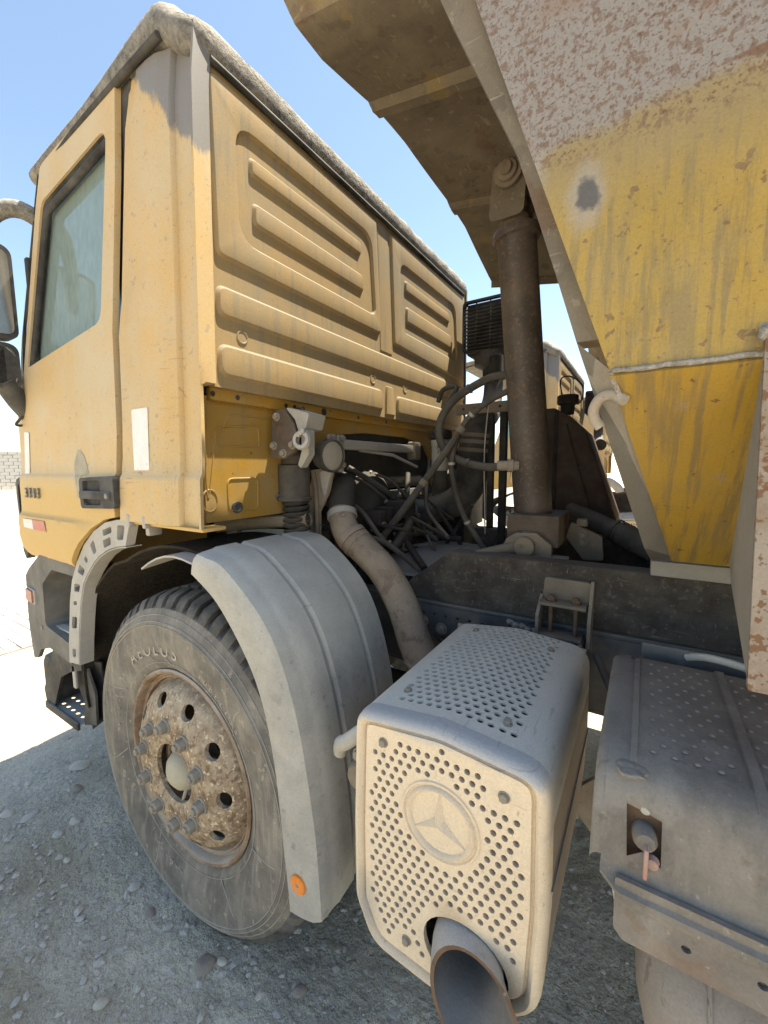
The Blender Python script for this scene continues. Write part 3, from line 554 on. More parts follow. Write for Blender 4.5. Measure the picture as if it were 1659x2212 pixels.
outline_tube('pressed_outline', rpoly([(1.085, 1.83), (.70, 1.825), (.66, 1.80), (1.0, 1.80), (1.065, 1.70), (1.10, 1.50), (1.102, 1.6)], .015, 3), -.105, .003, 'cablow', lw)
lathe('rubber_plug', [(0, .006), (.008, .006), (.014, .010), (.02, .006), (.021, 0)], (-.105, .991, 1.487), (-1, 0, 0), 'gasket', lw, 20)
# roof
def roof():
    x0, x1, y0, y1 = -.178, .99, -.985, 1.130
    prof = [(.035, -.012), (.012, -.002), (.0, .018), (-.004, .045), (.004, .075), (.02, .094), (.05, .107), (.10, .118), (.22, .130), (.45, .14)]
    bm = bmesh.new(); rings = []
    for d, dz in prof:
        P = rpoly([(x0+d, y0+d), (x1-d*1.6, y0+d), (x1-d*1.6, y1-d), (x0+d, y1-d)], max(.03, .075-d*.2), 5); Q = []
        for i in range(len(P)):                    # resample long sides
            a = Vector(P[i]); b = Vector(P[(i+1) % len(P)]); n = max(1, int((b-a).length/.03))
            if i % 6 != 5: n = 1
            else: n = 44
            Q += [a+(b-a)*k/n for k in range(n)]
        ring = []
        for q in Q:
            zl = 2.800+.084*smooth01(-.16, .0, q.x)-.062*max(0, q.x); dz_ = dz*(1-.42*smooth01(0, .5, q.x))
            h = (mn.noise((q.x*14, q.y*14, dz*20))*.007+mn.noise((q.x*45, q.y*45, dz*60))*.003)*(1-.8*smooth01(0, .2, q.x))
            ring.append(bm.verts.new((q.x-h*.5, q.y+h*.4, zl+dz_+h)))
        rings.append(ring)
    for a, b in zip(rings, rings[1:]):
        n = len(a)
        for i in range(n): bm.faces.new((a[i], a[(i+1) % n], b[(i+1) % n], b[i]))
    bm.faces.new(rings[-1]); bm.faces.new(rings[0][::-1])
    return frombm('roof', bm, 'roof', truck, 60)
rf = share(roof())
tube('rain_gutter', [(-.03, 1.126, 2.874), (.2, 1.126, 2.864), (.6, 1.122, 2.842), (.86, 1.10, 2.825), (.95, 1.06, 2.79)], .012, 'gasket', rf, 8, sp=4)
tube('roof_rear_seam', [(-.168, 1.06, 2.795), (-.168, .2, 2.797), (-.168, -.9, 2.797)], .010, 'gasket', rf, 8)
# far side, floor, front of the cab
rs = share(plate('cab_right_side', [(-.16, 1.44), (1.3, 1.2), (1.3, 1.6), (.84, 2.84), (-.16, 2.84)], [rpoly([(.3, 2.15), (1.08, 2.08), (.83, 2.70), (.29, 2.75)], .05, 4)], lambda u, v, w: Vector((u, -.955+w, v)), .02, 'cab', truck))
plate('window_glass', rpoly([(.3, 2.15), (1.08, 2.08), (.83, 2.70), (.29, 2.75)], .05, 4), [], lambda u, v, w: Vector((u, -.95+w, v)), .004, 'glass', rs)
box('cab_floor', (-.10, -.93, 1.45), (1.3, 1.07, 1.49), 'inner', truck, 0)
share(box('cab_inner_rear', (-.098, -.93, 1.86), (-.075, 1.07, 2.82), 'inner', truck, 0))
fr = grid('cab_front', 24, 10, lambda u, v: Vector((lerp_tab([(0, 1.38), (.55, 1.38), (1, 1.24)], v)-.12*abs(2*u-1)**3.2, 1.09-u*2.0, .62+v*1.26)), 'cab', truck, 40, .02)
wsc = grid('windscreen', 20, 10, lambda u, v: Vector((lerp_tab([(0, 1.235), (1, .96)], v)-.12*abs(2*u-1)**3.2, 1.07-u*1.98, 1.88+v*.96)), 'glass', truck, 40)
share(box('front_bumper', (1.26, -1.0, .38), (1.42, 1.12, .64), 'plastic', truck, .04))
# A-pillar wind deflector and corner vent
ap = grid('pillar_deflector', 10, 4, lambda u, v: Vector((lerp_tab([(0, 1.29), (.35, 1.215), (1, .885)], u)+v*.15, 1.122-v*.035, 1.93+u*.905-v*.03)), 'plastic', truck, 40, .012)
cv_ = plate('corner_vent', rpoly([(1.315, 1.595), (1.455, 1.57), (1.475, 1.50), (1.45, 1.20), (1.39, 1.16), (1.335, 1.22)], .02, 4), [rpoly([(1.335, 1.56), (1.43, 1.545), (1.435, 1.22), (1.35, 1.25)], .015, 3)], lambda u, v, w: Vector((u, 1.150-(u-1.315)*.12-w, v)), .035, 'plastic', truck)
for k in range(5): box('vent_slat', (1.34, 1.07, 1.27+k*.062), (1.445, 1.125, 1.278+k*.062), 'gasket', cv_, .002)
# mirror
mr = tube('mirror_arm', [(.99, 1.10, 2.70), (1.0, 1.15, 2.715), (1.03, 1.20, 2.705), (1.08, 1.24, 2.66), (1.12, 1.27, 2.55), (1.15, 1.28, 2.40)], [.034, .034, .032, .030, .028, .026], 'roof', truck, 12, sp=4)
def mhouse(nm, z0, z1, y0, y1, x):
    f = lambda u, v, w: Vector((x+w+(.02-abs(v-(z0+z1)/2)/(z1-z0)*.04), u, v))
    o = plate(nm, rpoly([(y0, z0), (y0, z1), (y1, z1), (y1, z0)], .05, 6), [], f, .07, 'plastic', mr)
    plate('mirror_glass', rpoly([(y0+.015, z0+.02), (y0+.015, z1-.02), (y1-.015, z1-.02), (y1-.015, z0+.02)], .04, 6), [], lambda u, v, w: f(u, v, w)-Vector((.004, 0, 0)), .003, 'mirror', mr)
mhouse('mirror_housing', 2.20, 2.60, 1.158, 1.38, 1.13); mhouse('mirror_housing', 1.985, 2.185, 1.160, 1.38, 1.14)
tube('mirror_lower_arm', [(1.17, 1.22, 2.02), (1.19, 1.17, 1.94), (1.205, 1.135, 1.895), (1.21, 1.10, 1.865)], [.045, .045, .042, .05], 'plastic', mr, 10, sp=4)
tube('mirror_cable', [(1.18, 1.15, 1.885), (1.20, 1.18, 1.84), (1.22, 1.17, 1.83), (1.21, 1.13, 1.835), (1.20, 1.10, 1.85)], .006, 'gasket', mr, 6, sp=4)
# cab inside
st = box('driver_seat', (.05, .42, 1.86), (.56, .92, 2.0), 'seat', truck, .05)
box('seat_back', (-.02, .43, 1.98), (.13, .91, 2.62), 'seat', st, .05)
tube('grab_handle', [(.60, 1.06, 2.14), (.60, 1.03, 2.18), (.585, 1.03, 2.40), (.58, 1.06, 2.44)], .016, 'inner', door, 8, sp=4)
# ---------------------------------------------------------------- wheel arch trim, steps, flap, liner
Ai = [(.286, 1.343), (.35, 1.335), (.428, 1.314), (.495, 1.285), (.552, 1.248), (.61, 1.20), (.658, 1.15), (.70, 1.065), (.729, .975), (.757, .87), (.777, .765)]
tp = lambda t, s: (Vector(Ao[0]).lerp(Vector(Ai[0]), s) if 0 else None)
def along(P, t):
    k = min(int(t), len(P)-2); return Vector(P[k]).lerp(Vector(P[k+1]), t-k)
holes = []
for t0, t1, a, b in ((.35, 1.0, .2, .75), (1.5, 2.3, .18, .42), (1.6, 2.35, .55, .85), (3.2, 3.6, .25, .75), (4.3, 4.55, .35, .65), (5.0, 5.45, .25, .75), (6.1, 6.5, .25, .75), (7.0, 7.2, .35, .65), (7.8, 8.35, .25, .75), (9.3, 9.7, .35, .7)):
    c = [along(Ao, t).lerp(along(Ai, t), s) for t, s in ((t0, a), (t1, a), (t1, b), (t0, b))]; holes.append(rpoly([tuple(p) for p in c], .008, 2))
yt = lambda u, v: 1.176-.03*smooth01(.75, .4, v)
trim = plate('wheel_arch_trim', [p for p in Ao]+[p for p in Ai[::-1]], holes, lambda u, v, w: Vector((u, yt(u, v)-w, v)), .03, 'lgrey', truck)
grid('trim_back', len(Ao)-1, 1, lambda u, v: (lambda p: Vector((p.x, 1.146, p.y)))(along(Ao, u*(len(Ao)-1)).lerp(along(Ai, u*(len(Ao)-1)), .06+.88*v)), 'lgrey', trim, 30, .003)
grid('trim_inner_flange', 30, 2, lambda u, v: (lambda p: Vector((p.x-.004, 1.175-v*.055, p.y-.002)))(along(Ai, u*(len(Ai)-1))), 'lgrey', trim, 40, .004)
put('trim_bolt', hexmesh('trim_bolt', .011, .012), (.285, 1.150, 1.385), (0, 1, 0), trim)
# step panel
ys = lambda u, v: 1.172-.05*max(0, u-1.12)-2.5*max(0, u-1.37)**2
so_ = rpoly([(1.114, 1.080), (1.128, .872), (.868, .838), (.80, .93), (.757, 1.06), (.749, 1.165), (.989, 1.164)], .025, 4)
sp_ = plate('step_panel', [(1.116, 1.221), (1.30, 1.13), (1.365, 1.085), (1.42, .85), (1.438, .75), (1.361, .647), (1.30, .66), (1.24, .72), (1.10, .763), (.865, .74), (.83, .92), (.79, 1.06), (.745, 1.175), (.735, 1.218)], [so_],
            lambda u, v, w: Vector((u, ys(u, v)-w, v)), .018, 'step', truck, cu=steps(.7, 1.44, 10))
pk = bmesh.new(); A1 = [pk.verts.new((x, ys(x, z)-.015, z)) for x, z in so_]; A2 = [pk.verts.new((x*.96+.035, .95, z if z > .95 else z+.01)) for x, z in so_]
for i in range(len(A1)): pk.faces.new((A1[i], A1[(i+1) % len(A1)], A2[(i+1) % len(A1)], A2[i]))
pk.faces.new(A2); frombm('step_recess', pk, 'step', sp_, 30)
box('step_tread', (.86, .97, .858), (1.11, 1.145, .868), 'grey', sp_, .003)
for i in range(4): box('tread_bar', (.875, .99+i*.038, .868), (1.095, 1.0+i*.038, .876), 'plastic', sp_, .003)
plate('marker_frame', rpoly([(1.338, 1.035), (1.342, .960), (1.226, .955), (1.222, 1.030)], .01, 3), [], lambda u, v, w: Vector((u, ys(u, v)+.008-w, v)), .012, 'lgrey', sp_)
plate('side_marker', rpoly([(1.33, 1.027), (1.334, .967), (1.243, .963), (1.240, 1.023)], .006, 3), [], lambda u, v, w: Vector((u, ys(u, v)+.016-w, v)), .012, 'redlens', sp_)
put('panel_screw', hexmesh('panel_screw', .011, .008), (1.17, ys(1.17, .85), .85), (0, 1, 0), sp_)
# lower step with pierced tread
ls = plate('lower_step_side', [(1.167, .731), (1.336, .471), (1.321, .407), (1.23, .395), (1.20, .44), (1.10, .60), (.98, .66), (.853, .70), (.86, .74)], [], lambda u, v, w: Vector((u, 1.14-w, v)), .012, 'plastic', truck)
th = [ell(1.0+i*.055+(.02 if j % 2 else 0), .90+j*.05, .017, .010, 10) for i in range(5) for j in range(5)]
plate('step_tread', rpoly([(.935, .87), (1.30, .87), (1.30, 1.145), (.935, 1.145)], .02, 4), th, lambda u, v, w: Vector((u, v, .405-w)), .006, 'grey', ls)
box('step_lip', (.935, 1.135, .375), (1.315, 1.150, .415), 'plastic', ls, .006)
plate('step_end', [(.853, .70), (.87, .62), (.935, .42), (.93, .395), (.80, .44), (.79, .60)], [], lambda u, v, w: Vector((u, 1.12-w, v)), .01, 'plastic', ls)
share(grid('wheel_arch_liner', 26, 6, lambda u, v: (lambda a: Vector((.03+.74*math.cos(a)+(.10 if math.cos(a) > .5 else 0)*math.cos(a), 1.13-v*.62, .66+.70*math.sin(a))))(rad(-12)+u*rad(112)), 'liner', truck, 40, .01))
mf = grid('mud_flap', 6, 8, lambda u, v: Vector((.985-u*.17-v*.08*(1-.5*u)+.02*math.sin(v*5), 1.125-u*.05-.02*v, .72-v*(.34+.0*u)+(.11*u*v))), 'gasket', truck, 40, .008)
box('flap_clamp', (.935, 1.128, .585), (.965, 1.140, .70), 'lgrey', mf, .004)
# ---------------------------------------------------------------- front wheel
WC = Vector((0, 0, .6))
wh = share(lathe('front_wheel', [(0, 1.02), (.16, 1.02), (.20, 1.0), (.205, .90), (0, .90)], (0, 0, .6), (0, 1, 0), 'dark', truck, 32))
def tyre():
    npit = 58; bm = bmesh.new()
    half = [(.335, 1.160), (.345, 1.172), (.362, 1.182), (.372, 1.181), (.40, 1.192), (.43, 1.200), (.462, 1.204), (.492, 1.202), (.500, 1.2045), (.507, 1.2005), (.512, 1.203), (.519, 1.1985), (.535, 1.190), (.548, 1.182), (.556, 1.177)]
    tread = [(.575, 1.166), (.592, 1.150), (.6035, 1.105), (.6045, 1.085), (.588, 1.080), (.588, 1.068), (.605, 1.062), (.606, 1.0), (.588, .995), (.588, .985)]
    P = half+tread+[(.606, .98), (.606, .93), (.590, .88), (.556, .863), (.46, .842), (.335, .88)]
    cyc = [(0, 1), (.27, 1), (.32, 0), (.95, 0)]        # lug groove, then block
    rings = []
    for pi, (r, y) in enumerate(P):
        ring = []
        istread = r > .56 and pi >= len(half)
        sk = (1.16-y)*.9 if y > 1.07 else (.08-(1.08-y)*.9)
        for k in range(npit):
            for f, g in cyc:
                a = 2*math.pi*(k+f)/npit+sk*.35; rr = r-(.026 if istread and g and r > .59 else .014 if istread and g else 0)
                ring.append(bm.verts.new((rr*math.sin(a), y, .6+rr*math.cos(a))))
        rings.append(ring)
    n = len(rings[0])
    for i in range(len(rings)-1):
        for k in range(n):
            f = bm.faces.new((rings[i][k], rings[i][(k+1) % n], rings[i+1][(k+1) % n], rings[i+1][k])); f.material_index = 1 if i >= len(half)-1 else 0
    for v in bm.verts:                                   # flattened where it carries the load
        d = .012*smooth01(.10, 0, v.co.z); v.co.y += d*(1 if v.co.y > 1.03 else -1)
        if v.co.z < .004: v.co.z = .004
    o = frombm('tyre', bm, 'tyre', wh, 35); o.data.materials.append(MT['tread']); return o
ty = tyre()
def arc_text(txt, r, a0, da, size, y):
    ms = []
    for i, ch in enumerate(txt):
        if ch == ' ': continue
        me = textmesh(ch, size, .0012); a = a0+i*da
        R_ = Matrix(((-math.cos(a), math.sin(a), 0, r*math.sin(a)), (0, 0, 1, y), (math.sin(a), math.cos(a), 0, .6+r*math.cos(a)), (0, 0, 0, 1)))
        me.transform(R_); ms.append(me)
    bm = bmesh.new()
    for m_ in ms: bm.from_mesh(m_); bpy.data.meshes.remove(m_)
    return tag(frombm('tyre_lettering', bm, 'letter', wh, 20), kind='stuff')
arc_text('AEOLUS', .418, rad(36), -rad(7.8), .066, 1.1978)
arc_text('TUBELESS', .405, rad(-22), -rad(4.2), .026, 1.1935)
arc_text('RADIAL', .405, rad(176), -rad(4.4), .026, 1.1935)
arc_text('STEEL', .405, rad(86), -rad(5), .022, 1.1935)
for a, r0, r1 in ((rad(4), .36, .50), (rad(-52), .36, .512), (rad(-108), .37, .535), (rad(-150), .36, .52), (rad(152), .36, .50), (rad(100), .37, .512), (rad(60), .38, .50), (rad(20), .38, .53)):
    pts = []
    for k in range(9):
        r = r0+(r1-r0)*k/8; aa = a+.10*math.sin(k/8*2.2); y = lerp_tab([(.335, 1.160), (.362, 1.182), (.40, 1.192), (.43, 1.200), (.462, 1.204), (.535, 1.191)], r)
        pts.append((r*math.sin(aa), y+.0005, .6+r*math.cos(aa)))
    tube('tyre_rib', pts, .0016, 'letter', wh, 5)
for r, y, t in ((.503, 1.2035, .0013), (.5165, 1.2010, .0013), (.537, 1.1895, .0013), (.368, 1.1825, .0013)):
    tube('tyre_ring', [(r*math.sin(k*2*math.pi/90), y, .6+r*math.cos(k*2*math.pi/90)) for k in range(91)], t, 'letter', wh, 4)
# rim and pierced disc
lathe('rim', [(.338, 1.165), (.340, 1.173), (.334, 1.178), (.326, 1.176), (.321, 1.168), (.318, 1.15), (.311, 1.146), (.308, 1.152), (.303, 1.150), (.300, 1.10), (.296, 1.02), (.30, .95), (.338, .93)], (0, 0, .6), (0, 1, 0), 'rimedge', wh, 72)
dprof = [(.10, 1.213), (.114, 1.219), (.135, 1.221), (.19, 1.220), (.212, 1.214), (.245, 1.196), (.270, 1.178), (.284, 1.160), (.292, 1.138), (.302, 1.130)]
dh_ = [ell(2*math.pi*(k+.5)/10, .243, .115, .022, 14) for k in range(10)]
bmo = plate('wheel_disc', [(0, .10), (2*math.pi, .10), (2*math.pi, .302), (0, .302)], dh_, lambda u, v, w: Vector((v*math.sin(u), lerp_tab(dprof, v)-w, .6+v*math.cos(u))), .014, 'rim', wh,
            cu=steps(0, 2*math.pi, 72), cv=[p[0] for p in dprof[1:-1]], smooth=40)
nm = hexmesh('wheel_nut', .0205, .028, .0115)
for k in range(10):
    a = 2*math.pi*k/10+.1; put('wheel_nut', nm, (.1675*math.sin(a), 1.220, .6+.1675*math.cos(a)), (0, 1, 0), wh, k)
lathe('hub', [(.135, 1.12), (.128, 1.165), (.108, 1.17), (.100, 1.15), (.070, 1.15), (.068, 1.17), (0, 1.17)], (0, 0, .6), (0, 1, 0), 'rim', wh, 40)
lathe('hub_cap', [(.074, 1.145), (.073, 1.168), (.068, 1.190), (.055, 1.212), (.033, 1.226), (0, 1.231)], (-.008, 0, .6), (0, 1, 0), 'hub', wh, 32)
put('hub_plug', hexmesh('hub_plug', .013, .018, None, 'brass'), (-.02, 1.18, .672), (0, 1, .3), wh)
for a in (2.2, 3.3): tube('hub_strap', [(.115*math.sin(a), 1.20, .6+.115*math.cos(a)), (.06*math.sin(a+.5), 1.19, .6+.06*math.cos(a+.5))], .007, 'nut', wh, 8)
# ---------------------------------------------------------------- rear half of the front mudguard
MO = spline([(-.150, 0, 1.372), (-.214, 0, 1.362), (-.310, 0, 1.335), (-.475, 0, 1.194), (-.565, 0, .99), (-.614, 0, .723), (-.628, 0, .564), (-.634, 0, .435)], 8)
MI = spline([(-.150, 0, 1.305), (-.176, 0, 1.297), (-.29, 0, 1.222), (-.424, 0, 1.048), (-.484, 0, .843), (-.510, 0, .595), (-.520, 0, .50), (-.526, 0, .426)], 8)
def pol(P, u):
    t = u*(len(P)-1); k = min(int(t), len(P)-2); return P[k].lerp(P[k+1], t-k)
def mgf(u, v):
    u = .08+.92*u
    o = pol(MO, u); i = pol(MI, u); d = (pol(MO, min(1, u+.02))-pol(MO, max(0, u-.02))).normalized(); n = Vector((d.z, 0, -d.x))
    if n.x > 0: n = -n
    if v <= .19:
        t = v/.19; p = i.lerp(o, t); return Vector((p.x, 1.205+.003*math.sin(t*3.14)-.008*smooth01(.8, 1, t), p.z-.02*smooth01(.9, 1, u)*(1-t)))
    prof = [(.19, 1.197, 0), (.24, 1.18, .004), (.30, 1.145, .008), (.34, 1.135, .012), (.42, 1.06, .013), (.45, 1.05, .006), (.48, 1.04, .005), (.52, 1.03, .012), (.78, .88, .012), (.82, .87, .004), (.85, .86, .004), (.88, .85, .011), (1, .745, .009)]
    for p, q in zip(prof, prof[1:]):
        if v <= q[0]+1e-9:
            t = (v-p[0])/(q[0]-p[0]); y = p[1]+(q[1]-p[1])*t; dr = p[2]+(q[2]-p[2])*t; break
    k = (1.2-y)/.455
    return Vector((o.x+n.x*dr+.03*k*u, y, o.z+n.z*dr+.0*k+.03*k*(u)*(1-u)*4*.3))
mgv = [0, .04, .08, .12, .15, .17, .19, .215, .24, .27, .30, .34, .38, .42, .45, .48, .52, .6, .7, .78, .82, .85, .88, .94, 1]
mud = share(grid('mudguard', 44, len(mgv)-1, lambda u, v: mgf(u, mgv[min(len(mgv)-1, int(round(v*(len(mgv)-1))))]), 'grey', truck, 30, .006))
rf_c = Vector((-.566, 1.2085, .517))
lathe('orange_reflector', [(0, .006), (.010, .0062), (.024, .006), (.026, .003), (.026, -.002)], rf_c, (0, 1, .02), 'orange', mud, 28)
lathe('reflector_rivet', [(0, .004), (.0035, .003), (.005, 0)], rf_c+Vector((0, .006, 0)), (0, 1, 0), 'nut', mud, 10)
tube('mudguard_tube', [(.245, .82, 1.372), (.03, .785, 1.400), (-.205, .74, 1.424)], .026, 'pin', mud, 18, caps=False)
tube('tube_bore', [(.243, .82, 1.372), (-.2, .742, 1.424)], .019, 'soot', mud, 14, caps=False)
box('tube_clamp', (.13, .76, 1.335), (.20, .815, 1.395), 'pin', mud, .006); box('tube_clamp', (-.19, .72, 1.37), (-.14, .77, 1.44), 'pin', mud, .006)
grid('mudguard_upstand', 8, 2, lambda u, v: Vector((.20-u*.40, .80-u*.06-v*.0, 1.30+.05*u+v*.07-.04*v*u)), 'grey', mud, 30, .005)
grid('mudguard_front_lip', 6, 6, lambda u, v: Vector((-.14+u*.30, 1.19-v*.38, 1.335+.02*math.sin(u*3.1)-.055*u*u*(1-v)-.01*v)), 'lgrey', mud, 40, .006)
tube('mudguard_stay', [(-.655, 1.13, .885), (-.675, 1.15, .925), (-.70, 1.16, .945), (-.76, 1.155, 1.0)], .019, 'grey', mud, 12, sp=4)
# bracket behind the mudguard
bk = box('muffler_bracket', (-.757, 1.05, .83), (-.722, 1.165, .965), 'dark', truck, .02)
put('bracket_bolt', hexmesh('bracket_bolt', .012, .012), (-.74, 1.165, .93), (0, 1, 0), bk)
lathe('bracket_boss', [(0, .03), (.03, .03), (.036, .02), (.038, -.02)], (-.738, 1.14, .868), (0, 1, 0), 'pin', bk, 20)
# ---------------------------------------------------------------- muffler box
x0, x1, z0, z1 = -1.180, -.752, .500, 1.092
face = rpoly([(-.762, 1.075), (-.97, 1.098), (-1.178, 1.078), (-1.182, .80), (-1.172, .60), (-1.10, .530), (-.955, .492), (-.80, .500), (-.752, .60), (-.752, .80)], [.05, .2, .06, .3, .08, .1, .1, .07, .1, .3], 6)
def facey(u, v, fl=None): return 1.2
star_c = Vector((-.970, .893))
def inpoly(p, P):
    c = False; n = len(P)
    for i in range(n):
        a = P[i]; b = P[i-1]
        if (a[1] > p[1]) != (b[1] > p[1]) and p[0] < (b[0]-a[0])*(p[1]-a[1])/(b[1]-a[1])+a[0]: c = not c
    return c
fin = inset(face, .046); tail_c = (-1.026, .612); tail = ell(tail_c[0], tail_c[1], .092, .080, 30)
bolts = [(-.835, 1.019), (-1.100, 1.010), (-.892, .566)]
hl = []
for j in range(26):
    for i in range(20):
        x = -1.135+i*.0215+(.01075 if j % 2 else 0); z = .535+j*.0206
        if not inpoly((x, z), fin): continue
        if (Vector((x, z))-star_c).length < .097 or math.hypot((x-tail_c[0])/.112, (z-tail_c[1])/.10) < 1: continue
        if any(math.hypot(x-b[0], z-b[1]) < .028 for b in bolts): continue
        if x > -.85 and z > 1.0: continue
        if x < -1.07 and z > .985: continue
        hl.append(ell(x, z, .0066, .0068, 9))
rim_in = inset(face, .016)
muf = plate('muffler_face', inset(face, .030), hl+[tail], lambda u, v, w: Vector((u, 1.2015-w, v)), .012, 'muf', truck, smooth=30); share(muf)
# rolled border between face and shell
bm = bmesh.new(); rs_ = []
for d, y in ((.031, 1.2005), (.028, 1.194), (.024, 1.193), (.021, 1.203), (.014, 1.210), (.006, 1.207), (0, 1.197), (-.002, 1.185), (-.002, 1.165)):
    rs_.append([bm.verts.new((p[0], y, p[1])) for p in inset(face, d)])
for a, b in zip(rs_, rs_[1:]):
    for i in range(len(a)): bm.faces.new((a[i], a[(i+1) % len(a)], b[(i+1) % len(a)], b[i]))
frombm('face_border', bm, 'muf', muf, 50)
# shell: pierced top, plain sides
top_lo, top_hi = -.79, -1.14
def shell_pt(s, y): return None
prof2 = inset(face, -.001)
per = [0]
for i in range(len(prof2)): per.append(per[-1]+(Vector(prof2[(i+1) % len(prof2)])-Vector(prof2[i])).length)
LEN = per[-1]
def on_per(s):
    s = s % LEN
    for i in range(len(prof2)):
        if s <= per[i+1]:
            t = (s-per[i])/max(1e-9, per[i+1]-per[i]); a = Vector(prof2[i]); b = Vector(prof2[(i+1) % len(prof2)]); return a.lerp(b, t)
# arc lengths on the top where x runs from -.80 to -1.13
ss = [k*LEN/2000 for k in range(2000)]; tops = [(s, on_per(s)) for s in ss]; tops = [(s, p) for s, p in tops if p.y > 1.05]
sh = []
for j in range(25):
    for i in range(13):
        xx = -.815-i*.0235-(.01175 if j % 2 else 0); yy = 1.125-j*.0215
        if not (-1.105 < xx < -.82): continue
        s = min(tops, key=lambda q: abs(q[1].x-xx))[0]
        if any(math.hypot(xx-a, yy-b) < .018 for a, b in ((-.836, 1.09), (-1.075, 1.10), (-.85, .66), (-1.085, .69))): continue
        sh.append(ell(s, yy, .0080, .0080, 9))
shell = plate('muffler_shell', [(0, .60), (LEN, .60), (LEN, 1.188), (0, 1.188)], sh, lambda u, v, w: (lambda p, q: Vector((p.x-q.x*w, v-.0, p.y-q.y*w)))(on_per(min(u, LEN-1e-6)), (on_per(u)-Vector((-.967, .80))).normalized()), .006, 'muftop', truck,
              cu=[p for p in per[1:-1]], smooth=35); share(shell)
grid('shell_seam', 1, 1, lambda u, v: Vector((-1.1842, .62+u*.56, .838+v*.006)), 'mufside', shell, 30, .003)
box('muffler_inner', (-1.13, .62, .56), (-.80, 1.14, 1.03), 'dark', muf, .03)
box('muffler_back', (-1.17, .594, .52), (-.762, .602, 1.075), 'mufside', muf, .02)
bt = hexmesh('bolt', .0085, .009)
for x, z in bolts: put('bolt', bt, (x, 1.202, z), (0, 1, 0), muf)
for x, y in ((-.836, 1.09), (-1.075, 1.10), (-.85, .66), (-1.085, .69)):
    s = min(tops, key=lambda q: abs(q[1].x-x))[1]; put('bolt', bt, (x, y, s.y-.001), (0, 0, 1), shell)
# three-pointed star in a ring
lathe('emblem_ring', [(.077, 0), (.075, .006), (.071, .009), (.067, .006), (.064, 0)], (star_c.x, 1.2015, star_c.y), (0, 1, 0), 'muf', muf, 56)
lathe('emblem_rim', [(.088, 0), (.086, .004), (.083, .004), (.080, 0)], (star_c.x, 1.2012, star_c.y), (0, 1, 0), 'muf', muf, 56)
bm = bmesh.new(); c0 = bm.verts.new((star_c.x, 1.2165, star_c.y)); ring = []
for k in range(6):
    a = math.pi/2+k*math.pi/3; r = .069 if k % 2 == 0 else .0125
    ring.append(bm.verts.new((star_c.x-r*math.cos(a), 1.2018, star_c.y+r*math.sin(a))))
for k in range(6): bm.faces.new((c0, ring[k], ring[(k+1) % 6]))
frombm('emblem_star', bm, 'muf', muf, 10)
# tail pipe
def tailpipe():
    bm = bmesh.new(); path = [Vector((-1.020, 1.10, .618)), Vector((-1.024, 1.17, .617)), Vector((-1.034, 1.205, .613)), Vector((-1.050, 1.234, .607)), Vector((-1.066, 1.258, .600))]
    def ring(rs):
        out = []
        for p, k, r in zip(path, range(5), rs):
            R = []
            for i in range(44):
                a = 2*math.pi*i/44; v = p+Vector((math.cos(a)*r*1.08, 0, math.sin(a)*r))
                v.y += (k/4)*(-.022*math.sin(a)-.012*math.cos(a)); R.append(bm.verts.new(v))
            out.append(R)
        return out
    O = ring((.067, .068, .073, .080, .087)); I = ring((.058, .059, .064, .071, .079))
    for S in (O, I):
        for a, b in zip(S, S[1:]):
            for i in range(44):
                f = bm.faces.new((a[i], a[(i+1) % 44], b[(i+1) % 44], b[i])); f.material_index = 0 if S is O else 1
    for i in range(44): bm.faces.new((O[-1][i], O[-1][(i+1) % 44], I[-1][(i+1) % 44], I[-1][i])).material_index = 2
    o = frombm('tail_pipe', bm, 'heat', muf, 50); o.data.materials.append(MT['sootgrey']); o.data.materials.append(MT['rustbrown']); return o
tailpipe()
lathe('tail_pipe_baffle', [(0, 1.125), (.045, 1.125), (.069, 1.13)], (-1.021, 0, .618), (0, 1, 0), 'soot', muf, 32)
# steel bracket behind the muffler, low
gb = plate('hanger_bracket', rpoly([(-1.13, .60), (-1.22, .70), (-1.30, .50), (-1.28, .46), (-1.25, .46)], .012, 3), [], lambda u, v, w: Vector((u, .62-w, v)), .02, 'rustgrey', truck)
lathe('hanger_eye', [(.014, .04), (.03, .04), (.034, .035), (.034, -.03), (.014, -.03)], (-1.275, .62, .47), (0, 1, 0), 'rustgrey', gb, 20)
# ---------------------------------------------------------------- chassis rails and subframe
def channel(nm, y0, y1, z0, z1, xa, xb, material, hol=()):
    return plate(nm, [(xb, z0), (xa, z0), (xa, z1), (xb, z1)], hol, lambda u, v, w: Vector((u, y0-w, v)), y0-y1, material, truck)
rh = [ell(-.49-i*.05, 1.019, .0075, .0065, 8) for i in range(7)]+[ell(-.52-i*.06, .90, .0075, .0065, 8) for i in range(4)]
rail = share(plate('chassis_rail', [(-4.5, .80), (1.2, .80), (1.2, 1.058), (-4.5, 1.058)], rh, lambda u, v, w: Vector((u, .43-w, v)), .012, 'frame', truck))
box('rail_flange', (-4.5, .355, 1.058), (1.2, .434, 1.076), 'frame', rail, .007); box('rail_flange', (-4.5, .355, .785), (1.2, .433, .80), 'frame', rail, .006)
rail2 = box('chassis_rail', (-4.5, -.33, .80), (1.2, -.25, 1.07), 'frame', truck, .006)
put('rail_bolt', hexmesh('rail_bolt', .019, .022, .01), (-.624, .432, .965), (0, 1, 0), rail); put('rail_bolt', hexmesh('rail_bolt', .016, .02, .01), (-.545, .432, .985), (0, 1, 0), rail)
tube('rail_cable', [(-.60, .445, .95), (-.66, .45, .90), (-.70, .46, .80)], .008, 'hose', rail, 8)
